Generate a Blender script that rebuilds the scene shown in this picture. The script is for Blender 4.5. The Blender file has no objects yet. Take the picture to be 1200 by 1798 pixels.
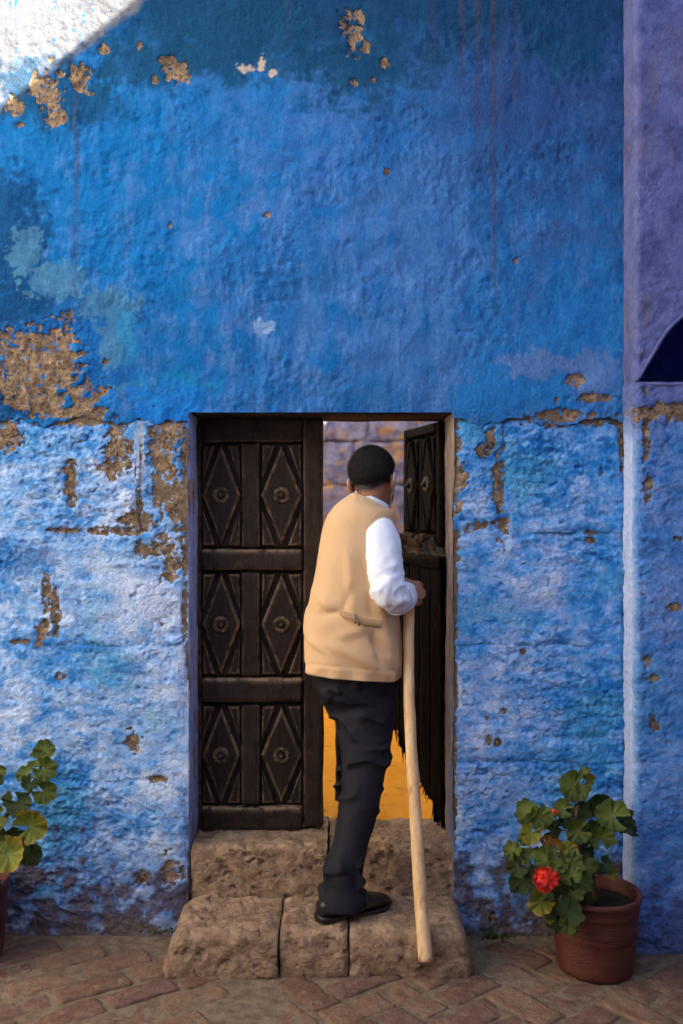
import bpy, math, random
import numpy as np
from mathutils import Matrix, Vector

# ------------------------------------------------------------------ camera, light, exposure
S = bpy.context.scene
CD, CZ, F = 3.4, 1.52, 1659.0           # metres to the wall, eye height, focal length in photo pixels
cam = bpy.data.cameras.new('camera'); camo = bpy.data.objects.new('camera', cam)
S.collection.objects.link(camo); S.camera = camo
camo.location = (0, -CD, CZ); camo.rotation_euler = (math.radians(90), 0, 0)
cam.sensor_fit = 'VERTICAL'; cam.sensor_height = 36; cam.lens = 36 * F / 1798
cam.clip_start = .05; cam.clip_end = 800
cam.dof.use_dof = True; cam.dof.focus_distance = 3.34; cam.dof.aperture_fstop = 1.6

SUN = Vector((-1, .8, -.81)).normalized()        # the way the sunlight travels
EL = math.asin(-SUN.z); AZ = math.atan2(-SUN.x, -SUN.y)
w = bpy.data.worlds.new('World'); S.world = w; w.use_nodes = True
nt = w.node_tree
sky = nt.nodes.new('ShaderNodeTexSky'); sky.sky_type = 'NISHITA'; sky.sun_disc = False
sky.sun_elevation = EL; sky.sun_rotation = AZ; sky.air_density = 1.0; sky.dust_density = 1.5; sky.ozone_density = 1.0
nt.nodes['Background'].inputs[1].default_value = .12
nt.links.new(sky.outputs[0], nt.nodes['Background'].inputs[0])
sl = bpy.data.lights.new('sun', 'SUN'); sl.energy = 4.5; sl.angle = math.radians(.35); sl.color = (1, .93, .82)
so = bpy.data.objects.new('sun', sl); S.collection.objects.link(so)
so.rotation_euler = SUN.to_track_quat('-Z', 'Y').to_euler(); so.location = (6, -6, 8)
S.view_settings.view_transform = 'Standard'; S.view_settings.look = 'None'
S.view_settings.gamma = 1; S.view_settings.exposure = 2.65
S.render.engine = 'CYCLES'

# ------------------------------------------------------------------ helpers
rng = np.random.RandomState(7); random.seed(11)
perm = rng.permutation(256); perm = np.concatenate([perm, perm, perm])
GR = rng.normal(size=(256, 3)); GR /= np.linalg.norm(GR, axis=1)[:, None]; GR *= 1.5
def perlin(x, y, z=0.0):
    x = np.asarray(x, float); y = np.asarray(y, float); z = np.zeros_like(x) + z
    xi = np.floor(x).astype(int); yi = np.floor(y).astype(int); zi = np.floor(z).astype(int)
    xf, yf, zf = x - xi, y - yi, z - zi
    u = xf**3*(xf*(xf*6-15)+10); v = yf**3*(yf*(yf*6-15)+10); t = zf**3*(zf*(zf*6-15)+10)
    r = 0
    for a in (0, 1):
        pa = perm[(xi + a) & 255]; wa = u if a else 1 - u
        for b in (0, 1):
            pb = perm[pa + ((yi + b) & 255)]; wb = v if b else 1 - v
            for c in (0, 1):
                g = GR[perm[pb + ((zi + c) & 255)]]; wc = t if c else 1 - t
                r = r + wa*wb*wc*(g[..., 0]*(xf-a) + g[..., 1]*(yf-b) + g[..., 2]*(zf-c))
    return r
def fbm(x, y, z=0.0, o=4, g=.5):
    s, a, f = 0, 1, 1
    for i in range(o):
        s = s + a*perlin(x*f + 17.3*i, y*f + 5.1*i, np.asarray(z)*f + 3.7*i); a *= g; f *= 2.03
    return s
def sst(a, b, x):
    t = np.clip((x - a)/(b - a), 0, 1); return t*t*(3 - 2*t)
def W(px, py, d=CD):                     # photo pixel at a depth -> place in the scene
    return Vector(((px - 600)*d/F, d - CD, CZ - (py - 899)*d/F))

C = S.collection
WM = {}
def link(name, data, parent=None, M=None):
    o = bpy.data.objects.new(name, data); C.objects.link(o)
    M = M or Matrix.Identity(4)
    if parent is not None:
        o.parent = parent; o.matrix_parent_inverse = WM[parent.name].inverted()
    o.matrix_basis = M; WM[o.name] = M.copy()
    return o
def tag(o, label=None, cat=None, group=None, kind=None):
    if label: o['label'] = label
    if cat: o['category'] = cat
    if group: o['group'] = group
    if kind: o['kind'] = kind
    return o
def thing(name, loc, label, cat, group=None):
    o = link(name, None, None, Matrix.Translation(Vector(loc))); o.empty_display_size = .05
    return tag(o, label, cat, group)
def mesh(name, V, Fc, mat=None, smooth=True, attrs=None):
    m = bpy.data.meshes.new(name)
    V = np.asarray(V, np.float32)
    if isinstance(Fc, np.ndarray) and Fc.ndim == 2:
        n, k = Fc.shape
        m.vertices.add(len(V)); m.vertices.foreach_set('co', V.ravel())
        m.loops.add(n*k); m.loops.foreach_set('vertex_index', Fc.astype(np.int32).ravel())
        m.polygons.add(n); m.polygons.foreach_set('loop_start', np.arange(0, n*k, k, dtype=np.int32))
        m.update(calc_edges=True)
    else:
        m.from_pydata([tuple(v) for v in V.tolist()], [], [tuple(int(i) for i in f) for f in Fc]); m.update()
    if smooth: m.polygons.foreach_set('use_smooth', np.ones(len(m.polygons), bool))
    for k, a in (attrs or {}).items():
        a = np.asarray(a, np.float32)
        if a.ndim == 2:
            at = m.attributes.new(k, 'FLOAT_COLOR', 'POINT')
            at.data.foreach_set('color', np.c_[a, np.ones(len(a))].astype(np.float32).ravel())
        else:
            at = m.attributes.new(k, 'FLOAT', 'POINT'); at.data.foreach_set('value', a)
    if mat: m.materials.append(mat)
    return m
def join(parts):                          # [(V,F),...] -> one V,F
    V, Fc, n = [], [], 0
    for v, f in parts:
        v = np.asarray(v, float); V.append(v); Fc += [tuple(int(i) + n for i in q) for q in f]; n += len(v)
    return np.concatenate(V), Fc
def grid_faces(nu, nv, keep=None, flip=False):
    i = np.arange(nu*nv).reshape(nv, nu)
    q = np.stack([i[:-1, :-1], i[:-1, 1:], i[1:, 1:], i[1:, :-1]], -1).reshape(-1, 4)
    if keep is not None: q = q[keep.ravel()]
    return q[:, ::-1] if flip else q
def boxvf(x0, x1, y0, y1, z0, z1):
    V = [(x, y, z) for x in (x0, x1) for y in (y0, y1) for z in (z0, z1)]
    return V, [(0, 1, 3, 2), (4, 6, 7, 5), (0, 4, 5, 1), (2, 3, 7, 6), (0, 2, 6, 4), (1, 5, 7, 3)]
def rough_box(x0, x1, y0, y1, z0, z1, res, rnd, amp, seed=0, freq=9., pits=0., aniso=(1, 1, 1)):
    L = np.array([x1-x0, y1-y0, z1-z0]); n = np.maximum(2, np.round(L/res).astype(int))
    idx, V, Fc = {}, [], []
    def vi(i, j, k):
        t = (i, j, k)
        if t not in idx: idx[t] = len(V); V.append(t)
        return idx[t]
    for ax in range(3):
        a, b = [(1, 2), (2, 0), (0, 1)][ax]
        for side in (0, n[ax]):
            for p in range(n[a]):
                for q in range(n[b]):
                    quad = []
                    for dp, dq in ((0, 0), (1, 0), (1, 1), (0, 1)):
                        t = [0, 0, 0]; t[ax] = side; t[a] = p+dp; t[b] = q+dq; quad.append(vi(*t))
                    Fc.append(quad if side else quad[::-1])
    P = np.array(V)/n*L; r = min(rnd, L.min()*.49)
    inner = np.clip(P, r, L - r); D = P - inner; ln = np.linalg.norm(D, axis=1); ln[ln == 0] = 1
    N = D/ln[:, None]; P = inner + N*r
    q = P*freq*np.array(aniso) + seed*7.31
    h = fbm(q[:, 0], q[:, 1], q[:, 2], 4, .55)*amp
    if pits: h -= pits*sst(.35, .75, fbm(q[:, 0]*2.7+9, q[:, 1]*2.7, q[:, 2]*2.7, 2))
    return P + N*h[:, None] + np.array([x0, y0, z0]), np.array(Fc)
def tube(pts, rad, n=10, caps=True, sq=1.0):
    pts = [Vector(p) for p in pts]; m = len(pts)
    rad = [rad]*m if np.isscalar(rad) else rad
    V, Fc = [], []; up = None
    for i, p in enumerate(pts):
        t = (pts[min(i+1, m-1)] - pts[max(i-1, 0)]).normalized()
        if up is None: up = t.orthogonal().normalized()
        up = (up - t*up.dot(t)).normalized(); s = t.cross(up)
        for k in range(n):
            a = 2*math.pi*k/n; V.append(p + (up*math.cos(a) + s*math.sin(a)*sq)*rad[i])
    for i in range(m-1):
        for k in range(n):
            Fc.append((i*n+k, i*n+(k+1) % n, (i+1)*n+(k+1) % n, (i+1)*n+k))
    if caps:
        Fc.append(tuple(range(n))[::-1]); Fc.append(tuple(range((m-1)*n, m*n)))
    return [tuple(v) for v in V], Fc
def spline(P, k=6):                       # Catmull-Rom through rows of numbers
    P = np.asarray(P, float); Q = np.vstack([2*P[0]-P[1], P, 2*P[-1]-P[-2]]); out = []
    for i in range(1, len(Q)-2):
        for t in np.linspace(0, 1, k, endpoint=False):
            a, b, c, d = Q[i-1:i+3]
            out.append(.5*((2*b)+(c-a)*t+(2*a-5*b+4*c-d)*t*t+(3*b-a-3*c+d)*t**3))
    out.append(Q[-2]); return np.array(out)
def loft(R, n=40, yaw=0., caps=True, p=2.0):      # rows: x, y, z, rx, ry (level rings, z rising or falling)
    V, Fc = [], []; R = np.asarray(R); m = len(R)
    a = np.linspace(0, 2*math.pi, n, endpoint=False)
    ca = np.sign(np.cos(a))*np.abs(np.cos(a))**(2/p); sa = np.sign(np.sin(a))*np.abs(np.sin(a))**(2/p)
    for x, y, z, rx, ry in R:
        X = rx*ca; Y = ry*sa
        V.append(np.c_[x + X*math.cos(yaw) - Y*math.sin(yaw), y + X*math.sin(yaw) + Y*math.cos(yaw), np.full(n, z)])
    V = np.concatenate(V)
    for i in range(m-1):
        for k in range(n):
            Fc.append((i*n+k, i*n+(k+1) % n, (i+1)*n+(k+1) % n, (i+1)*n+k))
    if caps: Fc.append(tuple(range(n))[::-1]); Fc.append(tuple(range((m-1)*n, m*n)))
    return V, Fc
def bake(o, mods):                        # apply modifiers, keep one mesh
    for kind, kw in mods:
        md = o.modifiers.new(kind, kind)
        for k, v in kw.items(): setattr(md, k, v)
    bpy.context.view_layer.update()
    dg = bpy.context.evaluated_depsgraph_get()
    me = bpy.data.meshes.new_from_object(o.evaluated_get(dg)); o.modifiers.clear()
    o.data = me; me.polygons.foreach_set('use_smooth', np.ones(len(me.polygons), bool)); return o
def coords(me):
    a = np.empty(len(me.vertices)*3, np.float32); me.vertices.foreach_get('co', a); return a.reshape(-1, 3).astype(float)
def normals(me):
    a = np.empty(len(me.vertices)*3, np.float32); me.vertex_normals.foreach_get('vector', a); return a.reshape(-1, 3).astype(float)
def setco(me, P): me.vertices.foreach_set('co', P.astype(np.float32).ravel()); me.update()

# ------------------------------------------------------------------ materials
class NB:
    def __init__(s, name):
        s.m = bpy.data.materials.new(name); s.m.use_nodes = True; s.t = s.m.node_tree
        s.b = s.t.nodes['Principled BSDF']; s.b.inputs['Roughness'].default_value = .85
        s.b.inputs['Specular IOR Level'].default_value = .3
    def n(s, ty, **kw):
        nd = s.t.nodes.new('ShaderNode' + ty)
        for k, v in kw.items():
            if k[0] == '_': setattr(nd, k[1:], v)
            else: s.set(nd.inputs[k.replace('__', ' ')], v)
        return nd
    def set(s, sock, v):
        if hasattr(v, 'links') or hasattr(v, 'is_linked'): s.t.links.new(v, sock)
        elif isinstance(v, tuple) and len(v) == 3 and sock.type == 'RGBA': sock.default_value = (*v, 1)
        else: sock.default_value = v
    def co(s, scale=(1, 1, 1), obj=False):
        g = s.n('TexCoord').outputs['Object']; mp = s.n('Mapping'); s.set(mp.inputs[0], g); mp.inputs['Scale'].default_value = scale
        return mp.outputs[0]
    def noise(s, scale, detail=5., rough=.6, vec=None, dist=0.):
        nd = s.n('TexNoise', Scale=scale, Detail=detail, Roughness=rough, Distortion=dist)
        s.set(nd.inputs['Vector'], vec if vec is not None else s.co()); return nd.outputs[0]
    def ramp(s, f, a, b, ca=(0, 0, 0), cb=(1, 1, 1)):
        nd = s.n('MapRange', _interpolation_type='SMOOTHSTEP'); s.set(nd.inputs[0], f); nd.inputs[1].default_value = a; nd.inputs[2].default_value = b
        return nd.outputs[0]
    def mix(s, f, a, b, mode='MIX'):
        nd = s.n('Mix', _data_type='RGBA', _blend_type=mode); s.set(nd.inputs[0], f); s.set(nd.inputs[6], a); s.set(nd.inputs[7], b); return nd.outputs[2]
    def math(s, op, a, b=0.):
        nd = s.n('Math', _operation=op); s.set(nd.inputs[0], a); s.set(nd.inputs[1], b); return nd.outputs[0]
    def attr(s, name, col=False):
        nd = s.n('Attribute', _attribute_name=name); return nd.outputs[0 if col else 2]
    def bump(s, h, dist, strength=1., prev=None):
        nd = s.n('Bump', Strength=strength, Distance=dist); s.set(nd.inputs['Height'], h)
        if prev is not None: s.set(nd.inputs['Normal'], prev)
        return nd.outputs[0]
    def done(s, col=None, rough=None, normal=None, spec=None):
        if col is not None: s.set(s.b.inputs['Base Color'], col)
        if rough is not None: s.set(s.b.inputs['Roughness'], rough)
        if normal is not None: s.set(s.b.inputs['Normal'], normal)
        if spec is not None: s.set(s.b.inputs['Specular IOR Level'], spec)
        return s.m

def wall_material():
    b = NB('limewashed_wall')
    col = b.attr('Col', True); peel = b.attr('peel'); grain = b.attr('grain')
    n1 = b.noise(55, 6, .65); n2 = b.noise(170, 4, .6, b.co((1, 1, .8)))
    # broken edges of the paint coat
    f = b.math('ADD', peel, b.math('MULTIPLY', b.math('SUBTRACT', n1, .5), .7))
    pm = b.ramp(f, .47, .55)
    st = b.mix(b.ramp(b.noise(24, 6, .75), .35, .68), (.15, .092, .05), (.45, .31, .175))
    st = b.mix(b.ramp(b.noise(90, 3, .6), .52, .66), st, (.12, .07, .04))
    st = b.mix(b.ramp(b.noise(40, 5, .65), .56, .62), st, col)
    v = b.mix(b.ramp(n1, .3, .7), (.80, .83, .88), (1.16, 1.12, 1.06))
    paint = b.mix(1., col, v, 'MULTIPLY')
    paint = b.mix(b.math('MULTIPLY', b.ramp(n2, .56, .72), .35), paint, b.mix(1., paint, (1.5, 1.4, 1.25), 'MULTIPLY'))
    # specks where the grain of the stone shows through
    sp = b.math('MULTIPLY', b.ramp(b.noise(120, 3, .7, b.co((1, 1, 1.3))), .64, .70), b.math('MULTIPLY', grain, .6))
    paint = b.mix(sp, paint, (.30, .20, .14))
    c = b.mix(pm, paint, st)
    nm = b.bump(b.noise(75, 5, .65), .012, b.math('ADD', b.math('MULTIPLY', grain, .75), .25))
    nm = b.bump(n2, .005, .8, nm)
    nm = b.bump(b.math('SUBTRACT', 1., pm), .006, .8, nm)
    return b.done(c, .9, nm, .15)
M_WALL = wall_material()

def simple(name, c1, c2, scale=20, rough=.85, bump=.004, bscale=60, spec=.3, stretch=(1, 1, 1), c3=None, t3=(.6, .7), s3=35):
    b = NB(name); v = b.co(stretch)
    c = b.mix(b.ramp(b.noise(scale, 6, .65, v), .3, .7), c1, c2)
    if c3: c = b.mix(b.ramp(b.noise(s3, 5, .65, v), *t3), c, c3)
    nm = b.bump(b.noise(bscale, 5, .65, v), bump)
    return b.done(c, rough, nm, spec)
def wood_material(name='old_dark_wood', k=1.):
    b = NB(name); v = b.co((1, 1, .12)); wv = b.attr('wear_glint')
    g = b.noise(90, 6, .7, v); c = b.mix(b.ramp(g, .3, .75), (.014*k, .0075*k, .0045*k), (.050*k, .027*k, .015*k))
    c = b.mix(b.ramp(b.noise(14, 5, .7), .60, .72), c, (.08*k, .042*k, .021*k))
    wf = b.math('MULTIPLY', wv, b.ramp(b.noise(26, 5, .7), .36, .60))
    c = b.mix(wf, c, (.36*k, .225*k, .125*k))  # pale brown: worn rail tops plus highlights painted on the edges
    nm = b.bump(g, .004, .8); nm = b.bump(b.noise(45, 5, .7), .005, .6, nm)
    return b.done(c, .6 if k > .5 else .85, nm, .22 if k > .5 else .05)
M_WOOD = wood_material(k=.8); M_WOOD2 = wood_material('shaded_dark_wood', .14)  # second copy darkened: shade of the right leaf put into its colour
M_STEP = simple('step_stone', (.25, .145, .08), (.55, .355, .205), 24, .9, .016, 85, .12, c3=(.15, .088, .05), t3=(.60, .70), s3=36)
M_MORTAR = simple('mortar', (.15, .10, .062), (.28, .195, .12), 25, .95, .008, 90, .1)
M_LINTEL = simple('lintel_timber', (.016, .012, .012), (.05, .035, .03), 12, .8, .004, 50, .2, (.15, 1, 1))
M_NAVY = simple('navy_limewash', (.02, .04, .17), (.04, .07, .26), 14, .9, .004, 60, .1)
M_JAMBG = simple('bare_jamb', (.16, .12, .10), (.30, .22, .16), 16, .9, .006, 60, .15, (1, 1, .3), c3=(.10, .14, .30), t3=(.54, .64), s3=12)
M_GROUND = simple('courtyard_dirt', (.22, .14, .085), (.36, .24, .15), 6, .95, .008, 60, .1)
M_OCHRE = simple('ochre_floor', (.78, .275, .006), (.90, .36, .012), 5, .85, .004, 40, .2, c3=(.58, .19, .008), t3=(.56, .7), s3=14)
M_WHITEB = simple('added_white_stucco', (.80, .74, .64), (.88, .83, .75), 3, .9, .006, 30, .1)
M_REDB = simple('lavender_stucco', (.15, .16, .30), (.20, .20, .36), 3, .9, .006, 30, .1)  # plain lavender stucco
M_MAUVE = simple('mauve_limewash', (.10, .115, .25), (.14, .15, .30), 12, .9, .005, 60, .1)  # mauve colour of the arch rim
M_INNER = simple('inner_stone', (.10, .10, .18), (.29, .28, .37), 11, .9, .03, 20, .1, c3=(.40, .22, .10), t3=(.5, .62), s3=10)
M_CLAY = simple('terracotta', (.075, .016, .008), (.14, .032, .014), 8, .42, .003, 60, .45, (1, 1, 6), c3=(.10, .028, .018), t3=(.55, .75), s3=16)
M_SOIL = simple('potting_soil', (.018, .012, .008), (.06, .04, .025), 60, .95, .012, 90, .1)
M_STAFF = simple('peeled_stick', (.66, .37, .145), (.84, .56, .29), 34, .5, .003, 60, .35, (1, 1, .08), c3=(.42, .20, .075), t3=(.54, .70), s3=30)
def brick_mat(name, a, bb):
    return simple(name, a, bb, 26, .8, .010, 60, .25, c3=(.25, .165, .105), t3=(.55, .68), s3=17)
M_BRICK = [brick_mat('brick_red', (.13, .066, .044), (.22, .115, .075)), brick_mat('brick_brown', (.12, .062, .036), (.22, .115, .066)),
           brick_mat('brick_tan', (.17, .09, .05), (.27, .15, .085))]
def skin_material():
    b = NB('skin'); c = b.mix(b.noise(30, 4), (.30, .125, .06), (.36, .16, .08))
    f = b.ramp(b.math('ADD', b.attr('stub'), b.math('MULTIPLY', b.math('SUBTRACT', b.noise(320, 3), .5), .9)), .35, .75)
    return b.done(b.mix(f, c, (.02, .014, .010)), .55, b.bump(b.noise(200, 3), .001), .35)
M_SKIN = skin_material()
M_HAIR = simple('black_hair', (.006, .005, .0045), (.022, .017, .013), 240, .6, .007, 300, .25, (1, 1, .35))
def cloth(name, a, bb, rough, bscale=700, sheen=.2, bump=.0006):
    b = NB(name); c = b.mix(b.noise(9, 4, .6), a, bb)
    wv = b.n('TexWave', Scale=bscale/4.); b.set(wv.inputs['Vector'], b.co())
    nm = b.bump(b.noise(18, 3, .5), .006, .5); cr = b.n('TexNoise', Scale=26., Detail=4., Roughness=.55, Distortion=1.2); b.set(cr.inputs['Vector'], b.co((1, 1, .6)))
    cr.noise_type = 'RIDGED_MULTIFRACTAL'
    nm = b.bump(cr.outputs[0], .0022, .55, nm); nm = b.bump(b.noise(520, 2, .6), .0012, .5, nm); nm = b.bump(wv.outputs[1], bump, .3, nm)
    b.b.inputs['Sheen Weight'].default_value = sheen
    return b.done(c, rough, nm, .2)
M_VEST = cloth('tan_cotton', (.70, .43, .205), (.78, .49, .25), .85, sheen=.05)
M_STRAP = cloth('tan_webbing', (.46, .27, .12), (.55, .33, .155), .85, sheen=.0)
M_SHIRT = cloth('white_cotton', (.80, .81, .84), (.86, .87, .90), .75, sheen=.05)
M_PANTS = cloth('black_twill', (.0095, .008, .0105), (.015, .013, .017), .7, sheen=.0)
M_SHOE = simple('black_leather', (.006, .005, .005), (.012, .010, .009), 20, .33, .001, 120, .5)
M_METAL = simple('dull_buckle', (.16, .12, .08), (.22, .17, .11), 20, .4, .001, 90, .5)
M_MASK = simple('white_mask', (.78, .79, .82), (.84, .85, .87), 20, .8, .001, 100, .2)
def leaf_material(name, inner, outer, edge):
    b = NB(name); r = b.attr('rad'); vein = b.attr('vein')
    c = b.mix(b.ramp(b.math('ADD', r, b.math('MULTIPLY', b.noise(30, 3), .4)), .45, 1.0), inner, outer)
    c = b.mix(b.math('MULTIPLY', vein, .5), c, (inner[0]*2.0, inner[1]*1.7, inner[2]*1.5))
    c = b.mix(b.ramp(b.math('ADD', r, b.math('MULTIPLY', b.math('SUBTRACT', b.noise(22, 3), .5), .9)), .86, 1.05), c, edge)
    nm = b.bump(b.noise(130, 4, .6), .002, .7); nm = b.bump(vein, .0015, .6, nm)
    b.done(c, .55, nm, .35)
    tr = b.n('BsdfTranslucent'); b.set(tr.inputs[0], b.mix(.5, c, (.22, .26, .01)))
    mx = b.n('MixShader'); mx.inputs[0].default_value = .22
    b.t.links.new(b.b.outputs[0], mx.inputs[1]); b.t.links.new(tr.outputs[0], mx.inputs[2])
    b.t.links.new(mx.outputs[0], b.t.nodes['Material Output'].inputs[0]); return b.m
M_LEAF = [leaf_material('leaf_green', (.13, .15, .018), (.075, .105, .011), (.085, .095, .014)),
          leaf_material('leaf_deep', (.035, .058, .010), (.025, .044, .008), (.04, .048, .010)),
          leaf_material('leaf_yellowing', (.15, .17, .015), (.17, .17, .015), (.50, .24, .015)),
          leaf_material('leaf_dry', (.36, .17, .02), (.30, .12, .02), (.20, .07, .02))]
M_STEM = simple('green_stem', (.07, .085, .02), (.13, .12, .035), 30, .6, .001, 90, .3)
M_TWIG = simple('woody_stem', (.09, .05, .028), (.16, .095, .05), 30, .8, .003, 90, .2)
M_RED = simple('red_petal', (.72, .022, .010), (.85, .045, .016), 40, .5, .001, 90, .3)
M_DRYF = simple('dried_rosette', (.13, .075, .045), (.32, .20, .12), 40, .9, .002, 90, .1)

# ------------------------------------------------------------------ the blue wall: relief and paint
L3 = lambda *c: np.array(c, float)
def lerp(a, c, w): return a + (L3(*c) - a)*np.clip(w, 0, 1)[:, None]
def paint(X, Z, lower, seed=0., pil=False):
    PX = 600 + X*F/CD; PY = 899 - (Z - CZ)*F/CD
    n3 = fbm(X*3.1+seed, Z*3.1, 1.3, 4); n1 = fbm(X*11+seed, Z*11, 2.1, 5, .6); n2 = fbm(X*38+seed, Z*38, 4.2, 4, .6)
    nv = fbm(X*26+seed, Z*2.2, 6.2, 4, .6)                      # vertical brushing
    nh = fbm(X*17+seed, Z*27, 8.2, 5, .72); n4 = fbm(X*85+seed, Z*100, 9.2, 2, .7)
    def bl(cx, cy, rx, ry, soft=.15, na=.5, nb=.35):
        return sst(1+soft, 1-soft, np.hypot((PX-cx)/rx, (PY-cy)/ry) + na*n1 + nb*n2)
    col = np.zeros((len(X), 3)); peel = np.zeros(len(X))
    grain = np.full(len(X), .25)
    if not lower:
        col[:] = L3(.055, .185, .45)
        col = lerp(col, (.018, .165, .43), sst(.05, .5, n3*.7 + n1*.35 + .18))
        col = lerp(col, (.005, .165, .44), sst(.62, .1, PX/1000 + .35*n1 + .22*n3 + .10*nv))
        col = lerp(col, (.11, .26, .56), .55*sst(.0, .6, n1*.5+nv*.5)*sst(150, 500, PY))
        col = lerp(col, (.028, .075, .21), .9*sst(560, 1000, PX + 160*n3)*sst(560, 150, PY + 120*n1))  # dimmer light of the upper right put into the paint
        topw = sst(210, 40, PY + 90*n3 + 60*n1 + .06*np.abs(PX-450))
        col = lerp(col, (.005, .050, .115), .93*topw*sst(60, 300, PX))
        col = lerp(col, (.175, .178, .185), .97*sst(268, 240, PX + 1.24*PY + 10*n1)*(1-.9*sst(.42, .6, nv*.6+n2*.5)))       # sunlight painted in: near-white colour along the edge of the sun patch
        for a in [(640, 115, 90, 70), (440, 70, 130, 75), (250, 115, 100, 45), (1000, 95, 75, 35), (90, 170, 120, 60)]:
            col = lerp(col, (.006, .065, .14), .8*bl(*a, soft=.35))
        for a in [(15, 420, 75, 120), (60, 545, 160, 45), (15, 700, 60, 60)]:
            col = lerp(col, (.004, .065, .19), .95*bl(*a, soft=.3))
        for a in [(180, 600, 42, 85), (140, 555, 70, 35), (165, 660, 70, 40), (110, 575, 90, 25)]:
            col = lerp(col, (.008, .125, .38), .85*bl(*a, soft=.15))
        for a in [(100, 495, 55, 32), (45, 440, 28, 45), (190, 530, 55, 28), (205, 600, 32, 48), (240, 690, 60, 18)]:
            col = lerp(col, (.07, .22, .36), .7*bl(*a, soft=.07))
        for a in [(218, 580, 17, 30), (228, 625, 18, 20), (335, 690, 50, 26), (290, 678, 60, 22)]:
            col = lerp(col, (.012, .22, .45), .6*bl(*a, soft=.2, na=.8))
        col = lerp(col, (.012, .20, .62), .8*bl(290, 705, 90, 32, .2))
        for a in [(980, 650, 140, 70), (1040, 560, 70, 90), (900, 700, 110, 34), (860, 690, 60, 28)]:
            col = lerp(col, (.020, .20, .50), .8*bl(*a, soft=.25))
        for a in [(1040, 660, 45, 40), (940, 640, 50, 25)]:
            col = lerp(col, (.16, .24, .46), .6*bl(*a, soft=.2))
        col = lerp(col, (.26, .42, .66), .75*bl(463, 577, 20, 15, .15))
        for x, y0, y1, wd, s in [(133, 170, 530, 3.2, .8), (139, 230, 420, 2.5, .5), (868, -60, 560, 3.2, .85), (862, 0, 420, 3, .6), (838, -60, 250, 5, .75),
                                 (905, -60, 210, 4, .6), (812, -60, 150, 5, .7), (760, -60, 90, 6, .5), (700, 330, 500, 3, .35), (660, 180, 400, 4, .4), (884, -60, 300, 3, .5), (505, 0, 60, 6, .3)]:
            xs = x + 5*perlin(PY/70, x+0*PY) + 1.5*perlin(PY/14, x+0*PY)
            m = np.exp(-((PX-xs)/wd)**2)*sst(y0-30, y0+30, PY)*sst(y1+60, y1-80, PY)*(.65+.5*perlin(PY/25, x*.3+0*PY))
            col = lerp(col, (.085, .050, .050), .75*s*np.clip(m, 0, 1))
        for a in [(85, 158, 24, 36), (145, 140, 16, 26), (25, 186, 17, 22), (100, 205, 13, 26), (38, 222, 7, 6), (305, 126, 22, 14), (322, 140, 16, 12), (292, 107, 14, 6),
                  (183, 87, 9, 8), (620, 58, 24, 26), (640, 78, 12, 12), (624, 146, 8, 9), (676, 106, 7, 12), (655, 140, 5, 5), (679, 302, 8, 6), (470, 378, 5, 5), (298, 395, 4, 5), (272, 142, 6, 8),
                  (905, 460, 5, 6), (245, 80, 5, 6), (55, 655, 80, 80), (105, 615, 40, 40), (145, 700, 22, 32), (120, 725, 75, 13), (1040, 700, 40, 8), (985, 730, 75, 9), (1005, 668, 14, 10)]:
            peel = np.maximum(peel, bl(*a, soft=.25, na=.7, nb=.55))
        pale = np.zeros(len(X))
        for a in [(436, 120, 14, 7), (459, 113, 8, 14), (481, 129, 9, 6)]:
            pale = np.maximum(pale, bl(*a, soft=.15, na=.8, nb=.8))
        col = lerp(col, (.52, .43, .32), pale)
        grain += .3*sst(640, 720, PY) + .15*sst(0, .5, n3)
    else:
        pale = (.31, .53, .84) if not pil else (.24, .40, .74)
        right = sst(500, 900, PX)
        k = .045 + .115*right + .12*n3 + .12*sst(900, 760, PY)
        for a in [(215, 1030, 130, 95, -.30), (290, 1250, 120, 150, -.20), (30, 1030, 85, 90, .20), (60, 1200, 80, 60, .18), (80, 1440, 120, 120, .22), (250, 1440, 90, 60, .0),
                  (990, 830, 100, 90, .16), (960, 1040, 150, 70, -.18), (1040, 1040, 50, 90, .18), (930, 1240, 150, 90, .02), (850, 1400, 60, 60, -.05), (900, 1330, 120, 25, .2), (1060, 1240, 40, 300, .16), (850, 770, 40, 40, .1), (110, 830, 120, 70, -.02)]:
            k = k + a[4]*np.exp(-((PX-a[0])/a[2])**2 - ((PY-a[1])/a[3])**2)
        blue = sst(-.25, .75, k - .03 + .34*nh + .30*n1 + .18*n3 + .17*n2 + .12*n4)
        col[:] = L3(*pale)
        col = lerp(col, (.27, .44, .78), right*.75)
        col = lerp(col, (.68, .78, .92), .85*sst(.10, -.5, k + .4*n1 + .25*n3))
        col = lerp(col, (.10, .35, .74), sst(.0, .5, blue))
        col = lerp(col, (.010, .18, .52), sst(.45, 1., blue)*.9)
        col = lerp(col, (.10, .40, .58), .45*sst(.25, .7, n3 - .3*n1 + .1))
        low = sst(1440, 1640, PY + 90*n1 + 40*n3)
        col = lerp(col, (.10, .17, .42), .65*low)
        col = lerp(col, (.15, .115, .13), .9*sst(.05, .45, low*.75 + .8*n1*low - .22))
        col = lerp(col, (.22, .15, .10), .8*sst(1590, 1650, PY + 25*n1))
        for a in [(20, 980, 70, 30), (120, 935, 30, 8), (70, 1130, 50, 8), (150, 1140, 60, 7), (230, 1175, 30, 10)]:
            col = lerp(col, (.02, .17, .46), .7*bl(*a, soft=.3))
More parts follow.
